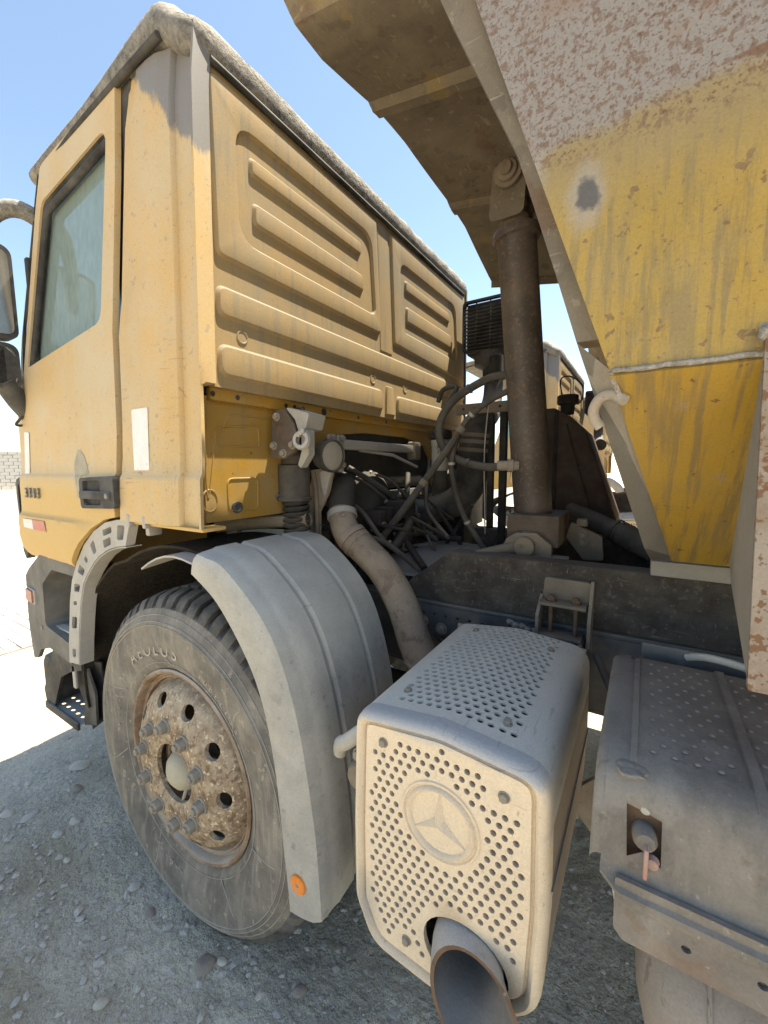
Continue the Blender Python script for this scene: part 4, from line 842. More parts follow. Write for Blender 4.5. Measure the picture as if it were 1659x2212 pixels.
# subframe beam with sloped nose
bpts = rpoly([(-4.5, 1.082), (-.480, 1.082), (-.472, 1.145), (-.655, 1.286), (-4.5, 1.286)], [0, .01, .02, .03, 0], 4)
beam = share(plate('subframe_beam', bpts, [], lambda u, v, w: Vector((u, .432-w, v)), .09, 'beam', truck))
tube('beam_top_edge', [(-.66, .418, 1.274), (-4.5, .418, 1.274)], .0145, 'beam', beam, 10)
box('subframe_beam', (-4.5, -.33, 1.082), (-.50, -.24, 1.286), 'beam', truck, .01)
# spring mount bolted over the rail joint
mb = plate('beam_mount', rpoly([(-1.018, 1.241), (-1.161, 1.239), (-1.154, 1.150), (-1.012, 1.155)], .01, 3), [], lambda u, v, w: Vector((u, .452-w, v)), .018, 'pin', truck)
box('mount_shelf', (-1.155, .44, 1.160), (-1.010, .515, 1.170), 'pin', mb, .003)
box('mount_shelf', (-1.145, .44, 1.050), (-.998, .515, 1.060), 'pin', mb, .003)
for x in (-1.160, -1.004): plate('mount_cheek', rpoly([(.44, 1.245 if x < -1.1 else 1.18), (.455, 1.245 if x < -1.1 else 1.18), (.52, 1.125), (.52, 1.04), (.44, 1.0)], .006, 2), [], lambda u, v, w, x=x: Vector((x-w, u, v)), .01, 'pin', mb)
bn = hexmesh('mount_nut', .013, .016, .008, 'rustbrown')
for x in (-1.045, -1.122):
    put('mount_nut', bn, (x, .48, 1.170), (0, 0, 1), mb); tube('mount_stud', [(x, .48, 1.045), (x, .48, 1.175)], .007, 'rustbrown', mb, 8)
box('mount_foot', (-1.15, .436, .93), (-1.135, .53, 1.05), 'pin', mb, .004)
# crossmembers
for x in (-.70, -1.5, -2.6): box('crossmember', (x-.05, -.25, .88), (x+.05, .36, 1.0), 'dark', truck, .01)
# ---------------------------------------------------------------- battery box
bb = empty('battery_box'); bb.parent = truck
bprof = [(.735, 1.135), (.76, 1.150), (.80, 1.153), (1.10, 1.152), (1.165, 1.149), (1.195, 1.138), (1.212, 1.118), (1.222, 1.09), (1.238, 1.03), (1.243, 1.008), (1.252, .998), (1.266, .990), (1.268, .980)]
bl = [0]
for a, b in zip(bprof, bprof[1:]): bl.append(bl[-1]+math.dist(a, b))
def bmap(s):
    for i in range(len(bl)-1):
        if s <= bl[i+1]: t = (s-bl[i])/(bl[i+1]-bl[i]); return Vector(bprof[i]).lerp(Vector(bprof[i+1]), t)
    return Vector(bprof[-1])
def barc(y=None, z=None):
    return min((k*bl[-1]/800 for k in range(801)), key=lambda s: abs((bmap(s).x-y) if y is not None else (bmap(s).y-z)+(0 if bmap(s).x > 1.2 else 9)))
def ribdz(x):
    for a, b in ((-1.293, -1.303), (-1.447, -1.462), (-1.62, -1.635)):
        if b <= x <= a: return .005
    return 0
hole_l = [(-1.292, barc(z=1.105)), (-1.313, barc(z=1.103)), (-1.338, barc(z=1.098)), (-1.339, barc(z=1.032)), (-1.318, barc(z=1.036)), (-1.317, barc(z=1.045)), (-1.296, barc(z=1.03))]
btop = plate('battery_cover', [(-1.262, 0), (-1.262, bl[-1]-.03), (-1.285, bl[-1]-.012), (-1.300, bl[-1]-.004), (-1.9, bl[-1]), (-1.9, 0), (-1.302, 0), (-1.302, .055), (-1.285, .055), (-1.285, .02)], [hole_l],
             lambda u, v, w: (lambda p: Vector((u, p.x, p.y+ribdz(u)*smooth01(1.18, 1.14, p.x)-w)))(bmap(min(max(v, 0), bl[-1]))), .006, 'batt', bb,
             cu=[-1.275, -1.2925, -1.2935, -1.3025, -1.3035, -1.4465, -1.4475, -1.4615, -1.4625, -1.6195, -1.6205, -1.6345, -1.6355]+steps(-1.3, -1.9, 8), cv=bl[1:-1], smooth=35)
grid('cover_side_roll', 14, 4, lambda u, v: (lambda p: Vector((-1.262+.016*math.sin(v*math.pi/2), p.x, p.y-.016*(1-math.cos(v*math.pi/2))-.0)))(bmap(u*(bl[-1]-.05))), 'batt', bb, 50)
for i in range(15):
    for j in range(8):
        x = -1.325-j*.029-(.0145 if i % 2 else 0); y = .795+i*.025
        if -1.470 < x < -1.44 or x < -1.56: continue
        bump_ = None
        o = bpy.data.objects.new('cover_stud', bpy.data.meshes.get('cover_stud') or lathe('cover_stud', [(0, .0026), (.0018, .0023), (.0034, .0012), (.0048, 0)], (0, 0, 0), (0, 0, 1), 'batt', None, 10).data)
        COL.objects.link(o); o.parent = bb; o.location = (x, y, 1.1528)
for o in [o for o in bpy.data.objects if o.name.startswith('cover_stud') and o.parent is None]: bpy.data.objects.remove(o)
box('battery_body', (-1.9, .74, .93), (-1.275, 1.20, 1.13), 'dark', bb, .01)
fl_h = [ell(-1.372, .951, .006, .005, 10), ell(-1.452, .953, .006, .005, 10), ell(-1.55, .953, .006, .005, 10)]
plate('battery_flange', rpoly([(-1.283, 1.006), (-1.9, 1.006), (-1.9, .918), (-1.297, .918), (-1.284, .932)], [.004, 0, 0, .008, .008], 2), fl_h, lambda u, v, w: Vector((u, 1.258-w+.01*(1-smooth01(.92, 1.0, v)), v)), .008, 'batt', bb)
plate('latch_plate', rpoly([(-1.288, 1.118), (-1.342, 1.118), (-1.342, 1.0), (-1.288, .985)], .004, 2), [], lambda u, v, w: Vector((u, 1.205+.12*(1.12-v)-w, v)), .005, 'rustbrown', bb)
lathe('latch_boss', [(0, .022), (.012, .020), (.016, .012), (.017, -.01)], (-1.317, 1.222, 1.062), (-.1, 1, .15), 'batt', bb, 20)
box('latch_lever', (-1.323, 1.235, 1.018), (-1.317, 1.256, 1.066), 'handle_red', bb, .003)
lathe('latch_cap', [(0, .004), (.008, .003), (.010, -.006)], (-1.328, 1.24, 1.036), (0, 1, 0), 'handle_red', bb, 14)
lathe('cover_rivet', [(0, .005), (.006, .004), (.008, 0)], (-1.317, 1.214, 1.098), (0, 1, .2), 'bright', bb, 12)
# crumpled dirt and bent metal at the dented corner
def clump(nm, c, n, s, material, parent):
    bm = bmesh.new()
    bmesh.ops.create_icosphere(bm, subdivisions=4, radius=1)
    for v in bm.verts:
        d = 1+.30*mn.noise(v.co*1.6)+.16*mn.noise(v.co*4.5); v.co = Vector((v.co.x*s[0]*d, v.co.y*s[1]*d, v.co.z*s[2]*d))+Vector(c)
    return frombm(nm, bm, material, parent, 60)
clump('dirt_cake', (-1.294, 1.186, 1.1385), 1, (.024, .022, .007), 'batt', bb)
tube('corrugated_hose', [(-1.19, .50, 1.02), (-1.22, .58, 1.0), (-1.245, .66, .99), (-1.26, .74, .985)], .012, 'hose', bb, 10, sp=6)
tube('battery_cable', [(-1.40, .70, 1.15), (-1.43, .72, 1.166), (-1.47, .73, 1.168), (-1.53, .735, 1.16)], .009, 'lgrey', bb, 10, sp=6)
box('battery_back_plate', (-1.9, .69, 1.10), (-1.305, .70, 1.165), 'frame', bb, .003)
tube('conduit', [(-1.275, 1.19, .99), (-1.283, 1.2, .95), (-1.295, 1.215, .912), (-1.315, 1.225, .905)], .008, 'lgrey', bb, 10, sp=6)
# air tank below
lathe('air_tank', [(0, 0), (.05, .004), (.095, .018), (.125, .042), (.138, .075), (.14, .10), (.14, .6)], (-1.318, 1.12, .765), (-1, 0, 0), 'airtank', truck, 48)
tube('tank_weld', [(-1.408, 1.12+.141*math.cos(a*.2618), .765+.141*math.sin(a*.2618)) for a in range(25)], .003, 'airtank', truck, 6)
# ---------------------------------------------------------------- hydraulic ram
cb, ct = Vector((-.905, .10, 1.31)), Vector((-.780, .10, 2.735)); cd = (ct-cb).normalized(); cl = (ct-cb).length
ram = lathe('hydraulic_ram', [(0, .10), (.073, .10), (.077, .12), (.077, cl-.21), (.080, cl-.205), (.090, cl-.20), (.095, cl-.185), (.091, cl-.165), (.068, cl-.15), (.052, cl-.148), (.050, cl-.09), (0, cl-.09)], cb, cd, 'cyl', truck, 56, 40); share(ram)
box('ram_cradle', (-1.02, -.04, 1.30), (-.82, .225, 1.425), 'rustdark', ram, .006)
lathe('cradle_pin', [(0, .05), (.012, .052), (.036, .05), (.04, .045), (.04, .02), (.053, .018), (.056, .0), (.056, -.05)], (-.905, .245, 1.305), (0, 1, 0), 'pin', ram, 32)
lathe('pin_grease_nipple', [(0, .012), (.006, .01), (.008, 0)], (-.893, .296, 1.31), (0, 1, 0), 'pin', ram, 8)
plate('cradle_bracket', rpoly([(-.79, 1.245), (-.83, 1.33), (-.865, 1.355), (-.945, 1.36), (-1.0, 1.315), (-1.005, 1.235)], .012, 3), [], lambda u, v, w: Vector((u, .262-w, v)), .022, 'pin', ram)
tube('cradle_arm', [(-.86, .25, 1.29), (-.80, .30, 1.275), (-.74, .36, 1.262)], .028, 'pin', ram, 10)
box('cradle_tray', (-1.06, .22, 1.262), (-.93, .40, 1.274), 'bright', ram, .003)
for s in (-1, 1): plate('ram_lug', rpoly([(-.84, 2.60), (-.70, 2.60), (-.715, 2.78), (-.76, 2.96), (-.83, 2.96), (-.85, 2.78)], .03, 4), [], lambda u, v, w, s=s: Vector((u, .10+s*.055+(.018 if s > 0 else 0)-w, v)), .018, 'canopy', ram)
lathe('top_eye', [(.0, .05), (.055, .05), (.058, .045), (.058, -.045), (0, -.05)], ct+Vector((0, 0, .02)), (0, 1, 0), 'pin', ram, 32)
lathe('top_pin', [(0, .105), (.022, .105), (.024, .10), (.024, .092), (.038, .09), (.040, .085), (.040, .076), (.054, .074), (.055, .066)], ct+Vector((0, .02, .02)), (0, 1, 0), 'pin', ram, 32)
lathe('ram_neck', [(.050, cl-.15), (.056, cl-.12), (.047, cl-.11), (.049, cl-.06), (.04, cl-.03)], cb, cd, 'pin', ram, 32)
lathe('hose_union', [(0, .0), (.02, 0), (.022, .02), (.027, .022), (.027, .045), (.021, .047), (.021, .085), (.017, .088), (0, .088)], (-.845, .16, 1.622), (.9, .3, 0), 'rustgrey', ram, 12)
# ---------------------------------------------------------------- tipper body
body = empty('tipper_body'); body.parent = truck; share(body)
def edge_x(z): return -1.233+(z-1.772)*.3615
up_y = lambda x: edge_x
bfx = lambda z: edge_x(z)
plate('side_plate', [(-1.233, 1.772), (-.72, 3.20), (-5.2, 3.20), (-5.2, 1.772)], [], lambda u, v, w: Vector((u, 1.1225-w, v)), .012, 'bodyyel', body)
lo = lambda t, x: Vector((x, 1.12-.42*t, 1.772-.377*t))
grid('side_plate_lower', 1, 1, lambda u, v: lo(v, lerp_tab([(0, -1.233-.122*v), (1, -5.2)], u)), 'bodylow', body, 30, .01)
wl = [(-1.236-i*.012, 1.1265+.0012*mn.noise((i*.9, 0, 0)), 1.7725+.003*mn.noise((i*.7, 5, 0))) for i in range(90)]
tube('weld_bead', wl, [.0044+.0014*mn.noise((i*1.3, 0, 2.)) for i in range(90)], 'weld', body, 8)
tube('weld_bead', [(-1.234, 1.126, 1.772), (-1.240, 1.115, 1.755), (-1.248, 1.10, 1.735)], .004, 'weld', body, 6)
# raked corner post
pp = [(-.645, 3.20), (-.920, 2.490), (-1.066, 2.178), (-1.144, 1.94), (-1.178, 1.832)]
pr = [(bfx(z)-.004, z) for _, z in pp]
plate('corner_post', pp+pr[::-1], [], lambda u, v, w: Vector((u, 1.105-w, v)), .05, 'canopy', body)  # darker steel than the lower post: shade put into the colour
bm = bmesh.new(); Lq = [(-1.178, 1.832, 1.105), (-1.297, 1.43, .80), (-1.316, 1.340, .47)]; Rq = [(-1.242, 1.768, 1.106), (-1.355, 1.398, .70), (-1.374, 1.345, .47)]
va = [bm.verts.new((x, y, z)) for x, z, y in Lq]; vb = [bm.verts.new((x, y, z)) for x, z, y in Rq]
for i in range(2): bm.faces.new((va[i], va[i+1], vb[i+1], vb[i]))
bmesh.ops.solidify(bm, geom=bm.faces[:], thickness=.04); frombm('corner_post_lower', bm, 'post', body, 30)
box('body_foot', (-5.0, .40, 1.292), (-1.318, .475, 1.338), 'post', body, .005)
box('foot_ledge', (-5.0, .40, 1.338), (-1.372, .470, 1.358), 'canopy', body, .006)
grid('body_front_wall', 2, 6, lambda u, v: Vector((-1.32+v*1.9*.3615-.06, (1.09-max(0, (1.772-(1.38+v*1.85))/.377)*.42)*(1-u)+u*-.90, 1.38+v*1.85)), 'canopy', body, 30, .01)
plate('side_plate_right', [(-1.3, 1.4), (-.72, 3.2), (-5.2, 3.2), (-5.2, 1.4)], [], lambda u, v, w: Vector((u, -.92+w, v)), .012, 'bodyyel', body)
box('body_floor', (-5.2, -.9, 1.40), (-1.36, .70, 1.42), 'canopy', body, 0)
# stanchion with light grey gusset face
bm = bmesh.new(); g = [bm.verts.new(p) for p in ((-1.419, 1.128, 1.795), (-1.462, .70, 1.42), (-1.464, .74, 1.36), (-1.436, 1.128, 1.292))]; bm.faces.new(g)
bmesh.ops.solidify(bm, geom=bm.faces[:], thickness=.012); frombm('gusset', bm, 'gusset', body, 20)
plate('stanchion', rpoly([(-1.419, 1.800), (-1.60, 1.800), (-1.60, 1.288), (-1.434, 1.288)], [.012, 0, 0, .004], 3), [], lambda u, v, w: Vector((u, 1.138-w, v)), .010, 'rustplate', body)
clump('weld_blob', (-1.418, 1.134, 1.800), 1, (.008, .010, .012), 'weld', body)
tube('body_hook', [(-1.255, 1.10, 1.728), (-1.236, 1.085, 1.741), (-1.216, 1.07, 1.738), (-1.205, 1.058, 1.722), (-1.207, 1.05, 1.704), (-1.216, 1.045, 1.690)], .0095, 'rustgrey', body, 12, sp=5)
# canopy reaching forward over the ram
cz = [(-.632, 2.733), (-.225, 2.842), (-.05, 2.856), (.413, 2.861), (.615, 2.847), (.896, 2.787), (1.0, 2.789), (1.14, 2.886)]
def can(u, v):
    y = -.632+v*1.765
    z = lerp_tab(cz, y)+.003*mn.noise((u*3, y*3, 0))
    for yb in (.615, -.05):                        # pressed beads
        d = abs(y-yb); z -= .020*(1-smooth01(.018, .040, d))
    x = -.45-u*.73+.006*mn.noise((y*2.3, 7, 0))*(1-u)
    return Vector((x, y, z-.17*(u*.73)))
cp = grid('canopy', 14, 148, can, 'canopy', body, 20, .008)
grid('canopy_front_lip', 3, 84, lambda u, v: can(0, v)+Vector((.004+.012*math.sin(u*3), 0, .006+u*.03)), 'canopy', body, 40, .005)
grid('canopy_side_lip', 12, 2, lambda u, v: can(u, 0)+Vector((0, -.006, .03-.075*v)), 'canopy', body, 40, .006)
for yb in (.6, .1): box('canopy_stay', (-1.1, yb-.03, 2.84), (-.45, yb+.03, 2.845), 'canopy', body, 0) if 0 else None
# ---------------------------------------------------------------- engine, gearbox and what hangs behind the cab
box('engine_tunnel', (-.085, -.55, 1.50), (1.2, .64, 1.84), 'engine', truck, .03)
eng = box('engine_block', (-.04, -.28, .70), (.95, .42, 1.50), 'engine', truck, .04)
for i in range(5): box('engine_rib', (-.06, -.22+i*.13, .85), (-.035, -.18+i*.13, 1.42), 'dark', eng, .006)
lathe('bell_housing', [(0, .14), (.10, .14), (.13, .12), (.20, .05), (.225, .03), (.235, .0), (.235, -.06), (.20, -.08)], (-.06, .16, 1.38), (-1, 0, 0), 'engine', eng, 40)
gb2 = lathe('gearbox', [(0, .75), (.10, .75), (.12, .70), (.17, .60), (.19, .35), (.24, .1), (.26, 0)], (-.05, .08, .98), (-1, 0, 0), 'engine', truck, 28)
for i in range(7): lathe('gearbox_rib', [(.255-i*.011, .0), (.268-i*.011, .004), (.268-i*.011, .014), (.255-i*.011, .018)], (-.09-i*.07, .08, .98), (-1, 0, 0), 'dark', gb2, 28)
tube('propeller_shaft', [(-.80, .08, .93), (-2.8, .08, .85)], .05, 'dark', truck, 16)
ft = box('fuel_tank_blocker', (-2.1, -.93, .42), (-.75, -.36, 1.0), 'dark', truck, .06)  # unseen tank, added to block light and view from the far side
box('engine_sump', (-.1, -.15, .45), (.9, .3, .72), 'dark', truck, .05)
tube('front_axle', [(0, 1.0, .58), (0, .5, .55), (0, -.5, .55), (0, -.85, .58)], .06, 'dark', truck, 12)
box('leaf_spring', (-.75, .36, .62), (.75, .45, .70), 'dark', truck, .01)
# rear wheels further back
rwheel = lathe('rear_wheel', [(.30, .0), (.34, .02), (.46, .04), (.55, .03), (.60, -.02), (.605, -.14), (.60, -.26), (.55, -.31), (.34, -.30)], (-3.35, 1.12, .6), (0, 1, 0), 'tyre', truck, 48)
lathe('rear_wheel', [(.30, .0), (.34, .02), (.46, .04), (.55, .03), (.60, -.02), (.605, -.14), (.60, -.26), (.55, -.31), (.34, -.30)], (-4.7, 1.12, .6), (0, 1, 0), 'tyre', truck, 48)
# cab suspension leg
sb = plate('cab_mount_bracket', rpoly([(-.160, 1.822), (-.216, 1.826), (-.262, 1.768), (-.272, 1.734), (-.262, 1.682), (-.207, 1.652), (-.138, 1.660), (-.146, 1.724)], .012, 3), [], lambda u, v, w: Vector((u, .86-w, v)), .016, 'rustdark', truck)
plate('bracket_web', rpoly([(-.106, 1.838), (-.225, 1.838), (-.262, 1.77), (-.245, 1.68), (-.106, 1.66)], .012, 3), [], lambda u, v, w: Vector((u, .79-w, v)), .02, 'dark', sb)
box('bracket_core', (-.245, .79, 1.665), (-.15, .844, 1.80), 'dark', sb, .01)
plate('bracket_shelf', rpoly([(-.222, 1.832), (-.335, 1.800), (-.318, 1.752), (-.285, 1.745), (-.270, 1.785)], .006, 2), [], lambda u, v, w: Vector((u, .865-w, v)), .085, 'bright', sb)
plate('bracket_strap', rpoly([(-.285, 1.745), (-.318, 1.752), (-.316, 1.665), (-.278, 1.618), (-.265, 1.630), (-.285, 1.68)], .006, 2), [], lambda u, v, w: Vector((u, .852-w, v)), .03, 'bright', sb)
for x, z in ((-.178, 1.80), (-.205, 1.672), (-.158, 1.70), (-.250, 1.70)): put('bracket_bolt', hexmesh('bracket_bolt', .011, .012), (x, .861, z), (0, 1, 0), sb)
lathe('shackle_ring', [(.018, .010), (.030, .010), (.034, 0), (.030, -.010), (.018, -.010)], (-.318, .885, 1.712), (-.2, 1, .1), 'bright', sb, 20)
for k in range(3): box('bracket_hook', (-.318-k*.010, .885, 1.722+k*.006), (-.302-k*.010, .898, 1.738+k*.006), 'bright', sb, .003)
sl_ = lathe('suspension_damper', [(0, .30), (.040, .30), (.042, .24), (.058, .235), (.060, .225), (.060, .115), (.066, .11), (.066, .10), (.03, .098), (.03, -.06)], (-.143, .75, 1.395), (0, 0, 1), 'hose', truck, 32)
coil = [(-.150+.044*math.cos(t*.4), .75+.044*math.sin(t*.4), 1.33+t*.00135*1.0) for t in range(120)]
tube('coil_spring', coil, .0085, 'dark', sl_, 8)
tube('damper_cable', [(-.045, .80, 1.63), (-.03, .81, 1.58), (-.04, .82, 1.53), (-.085, .82, 1.50), (-.11, .80, 1.52)], .007, 'hose', sl_, 8, sp=5)
# work lamp on its stand
lm = lathe('work_lamp', [(0, -.085), (.03, -.080), (.05, -.055), (.060, -.02), (.063, 0), (.063, .008), (.058, .012), (.054, .008)], (-.292, .70, 1.664), (-1, .12, -.05), 'gasket', truck, 36)
lathe('lamp_lens', [(0, .012), (.03, .010), (.054, .004)], (-.292, .70, 1.664), (-1, .12, -.05), 'lens', lm, 32)
sta = plate('lamp_stand', rpoly([(-.135, 1.61), (-.245, 1.625), (-.215, 1.52), (-.165, 1.44), (-.16, 1.30), (-.072, 1.30), (-.075, 1.40), (-.105, 1.52), (-.125, 1.56)], .012, 3), [ell(-.115, 1.345, .008, .008, 8)], lambda u, v, w: Vector((u, .635-w, v)), .014, 'rustgrey', truck)
plate('stand_fork', rpoly([(-.19, 1.60), (-.262, 1.63), (-.235, 1.56), (-.215, 1.50), (-.20, 1.54)], .006, 2), [], lambda u, v, w: Vector((u, .655-w, v)), .01, 'bright', sta)
tube('stand_edge', [(-.145, .645, 1.61), (-.16, .645, 1.50), (-.16, .645, 1.30)], .010, 'pin', sta, 8, sp=4)
put('stand_bolt', hexmesh('stand_bolt', .016, .012), (-.115, .636, 1.345), (0, 1, 0), sta)
# cross bar behind the cab with end links
cbm = box('rear_cross_bar', (-.195, -.13, 1.698), (-.152, .56, 1.740), 'bright', truck, .006)
for y in (.598, .540): box('bar_link', (-.213, y-.018, 1.60), (-.195, y+.018, 1.755), 'bright', cbm, .012)
for y, z in ((.598, 1.74), (.54, 1.74), (.54, 1.63)): put('link_bolt', hexmesh('link_bolt', .013, .016), (-.213, y, z), (-1, 0, 0), cbm)
box('bar_end', (-.205, -.20, 1.66), (-.150, -.13, 1.76), 'pin', cbm, .01)
tube('bonnet_rod', [(-.16, .34, 1.70), (-.20, .10, 1.68), (-.22, -.12, 1.62)], .008, 'bright', cbm, 8)
# filter with printed label
fl = lathe('fuel_filter', [(0, 0), (.035, .0), (.043, .01), (.043, .12), (.046, .125), (.046, .15), (.030, .155), (0, .155)], (-.425, .02, 1.60), (0, 0, 1), 'label', truck, 32)
box('filter_head', (-.47, -.03, 1.755), (-.375, .06, 1.80), 'dark', fl, .01)
lathe('filter_bowl', [(0, -.10), (.02, -.10), (.034, -.08), (.036, 0)], (-.425, .02, 1.60), (0, 0, 1), 'dark', fl, 24)
def wraptext(txt, size, zc, back=False):
    me = textmesh(txt, size, .0006)
    for v in me.vertices:
        a = -v.co.x/.0445; base = math.atan2(.62, -.78); aa = base+a*-1
        v.co = Vector((-.425+.0440*math.cos(aa)+(v.co.z*.5)*math.cos(aa), .02+.0440*math.sin(aa), zc+v.co.y))
    return link('filter_print', me, 'ink', fl, 0)
wraptext('MANN', .026, 1.712); wraptext('FILTER', .024, 1.690)
# exhaust downpipe
ex = tube('exhaust_pipe', [(-.235, .575, 1.440), (-.262, .60, 1.395), (-.300, .615, 1.352), (-.375, .62, 1.302), (-.452, .62, 1.243), (-.512, .62, 1.170), (-.560, .62, 1.085), (-.600, .625, .99), (-.640, .63, .92), (-.69, .64, .865)],
          [.055, .054, .057, .058, .058, .059, .060, .061, .062, .060], 'exh', truck, 28, sp=6)
tube('exhaust_bend', [(-.08, .36, 1.50), (-.14, .44, 1.53), (-.20, .53, 1.50), (-.236, .576, 1.438)], [.062, .062, .060, .057], 'engine', ex, 24, sp=5)
for c, d, r in (((-.245, .585, 1.425), (-.4, .35, -.8), .0615), ((-.320, .616, 1.342), (-.75, .05, -.6), .0625), ((-.345, .617, 1.322), (-.8, .05, -.55), .0625)):
    lathe('pipe_clamp', [(r-.006, .012), (r, .012), (r, -.012), (r-.006, -.012)], c, d, 'exh' if r > .062 else 'bright', ex, 28)
put('clamp_bolt', hexmesh('clamp_bolt', .008, .05), (-.25, .625, 1.43), (-1, .3, .1), ex)
tube('pipe_lagging_edge', [(-.60, .685, .93), (-.63, .69, .915), (-.645, .685, .90)], .010, 'exh', ex, 8, sp=3)
# rods, hoses
tube('tilt_strut', [(-.24, .30, 1.268), (-.39, .26, 1.47), (-.545, .20, 1.70), (-.60, .16, 1.80)], [.017, .017, .015, .013], 'hose', truck, 12)
tube('ram_hose', [(-.784, .02, 2.02), (-.70, .06, 2.015), (-.619, .10, 1.975), (-.535, .12, 1.92), (-.478, .13, 1.84), (-.470, .13, 1.76), (-.505, .13, 1.69), (-.578, .13, 1.645), (-.689, .14, 1.618), (-.757, .15, 1.618), (-.82, .16, 1.628)], .018, 'hose', truck, 14, sp=6)
tube('oil_hose', [(-.86, .0, 1.965), (-.802, .12, 1.94), (-.701, .15, 1.893), (-.609, .16, 1.816), (-.558, .16, 1.709), (-.545, .16, 1.616), (-.567, .15, 1.491), (-.601, .13, 1.385), (-.669, .10, 1.264), (-.70, .08, 1.20)], .013, 'hose', truck, 12, sp=6)
tube('air_hose', [(-.38, -.05, 1.95), (-.42, -.02, 2.0), (-.50, 0, 2.0), (-.46, .04, 1.90), (-.43, .05, 1.80)], .012, 'hose', truck, 10, sp=5)
def ties(path, r, at, material='gasket', parent=None, w=.006):
    P = spline(path, 6)
    for t in at:
        k = min(len(P)-2, int(t*(len(P)-1))); d = P[k+1]-P[k]
        lathe('hose_tie', [(r*.9, w), (r*1.22, w), (r*1.22, -w), (r*.9, -w)], P[k], d, material, parent or truck, 14)
ties([(-.784, .02, 2.02), (-.70, .06, 2.015), (-.619, .10, 1.975), (-.535, .12, 1.92), (-.478, .13, 1.84), (-.470, .13, 1.76), (-.505, .13, 1.69), (-.578, .13, 1.645), (-.689, .14, 1.618), (-.757, .15, 1.618), (-.82, .16, 1.628)], .018, (.22, .47, .74), 'plastic')
ties([(-.24, .30, 1.268), (-.39, .26, 1.47), (-.545, .20, 1.70), (-.60, .16, 1.80)], .016, (.1, .45, .93), 'pin', None, .014)
ties([(-.86, .0, 1.965), (-.802, .12, 1.94), (-.701, .15, 1.893), (-.609, .16, 1.816), (-.558, .16, 1.709), (-.545, .16, 1.616), (-.567, .15, 1.491), (-.601, .13, 1.385), (-.669, .10, 1.264), (-.70, .08, 1.20)], .013, (.3, .55, .8), 'bright')
# air intake: snorkel, cyclone pipe, elbow
sk = plate('air_intake', rpoly([(-.212, 2.70), (-.212, 2.372), (-.502, 2.352), (-.498, 2.700)], .035, 5), [rpoly([(-.226, 2.686), (-.226, 2.387), (-.490, 2.368), (-.486, 2.686)], .028, 5)], lambda u, v, w: Vector((u, -.78-w, v)), .03, 'gasket', truck); share(sk)
box('intake_box', (-.495, -1.02, 2.365), (-.218, -.83, 2.695), 'dark', sk, .02)
for k in range(13): box('intake_slat', (-.49, -.795, 2.392+k*.0228), (-.224, -.778, 2.397+k*.0228), 'plastic', sk, .001)
for x in (-.305, -.398): box('intake_bar', (x-.002, -.800, 2.365), (x+.002, -.782, 2.69), 'plastic', sk, 0)
lathe('intake_neck', [(.075, .0), (.078, .06), (.13, .085), (.135, .16)], (-.395, -.90, 2.21), (0, 0, 1), 'plastic', sk, 28)
tube('intake_pipe', [(-.395, -.90, 2.22), (-.40, -.86, 2.08), (-.43, -.70, 1.95), (-.47, -.45, 1.90)], [.062, .062, .07, .075], 'plastic', sk, 24, sp=5)
lathe('intake_filter', [(0, .14), (.03, .14), (.045, .12), (.047, 0), (.03, -.01)], (-.445, -.78, 2.20), (0, 0, 1), 'dark', sk, 18)
eb = tube('intake_elbow', [(-.52, -.30, 1.92), (-.515, -.30, 1.86), (-.495, -.30, 1.78), (-.485, -.30, 1.70), (-.475, -.30, 1.60), (-.45, -.30, 1.50), (-.38, -.29, 1.42), (-.25, -.26, 1.37), (-.08, -.22, 1.35)], [.062, .075, .088, .090, .088, .086, .082, .078, .075], 'plastic', truck, 28, sp=6)
for z, x in ((1.79, -.498), (1.755, -.491), (1.71, -.487)): lathe('elbow_band', [(.086, .010), (.095, .010), (.095, -.010), (.086, -.010)], (x, -.30, z), (-.1, 0, 1), 'pin', eb, 28)
br = box('intake_bracket', (-.70, -.21, 1.893), (-.415, -.19, 1.948), 'pin', truck, .006)
for k in range(4): lathe('bracket_hole', [(0, .002), (.006, .002), (.008, 0)], (-.46-k*.065, -.19, 1.922), (0, 1, 0), 'gasket', br, 10)
box('bracket_leg', (-.68, -.26, 1.2), (-.645, -.22, 1.92), 'dark', br, .004); box('bracket_leg', (-.60, -.30, 1.25), (-.57, -.26, 1.9), 'dark', br, .004)
box('bay_blocker_sheet', (-.42, -.75, 1.1), (-.30, -.70, 1.75), 'dark', br, .01)  # invented dark sheet, blocks the bright ground beyond the bay
tube('cable', [(-.66, .0, 1.92), (-.65, .02, 1.70), (-.655, .02, 1.45), (-.66, .02, 1.30)], .003, 'bright', br, 6, sp=4)
tube('bracket_leg', [(-.32, -.15, 1.10), (-.55, -.10, 1.42)], .010, 'dark', br, 8); tube('bracket_leg', [(-.55, -.15, 1.10), (-.35, -.10, 1.40)], .010, 'dark', br, 8)
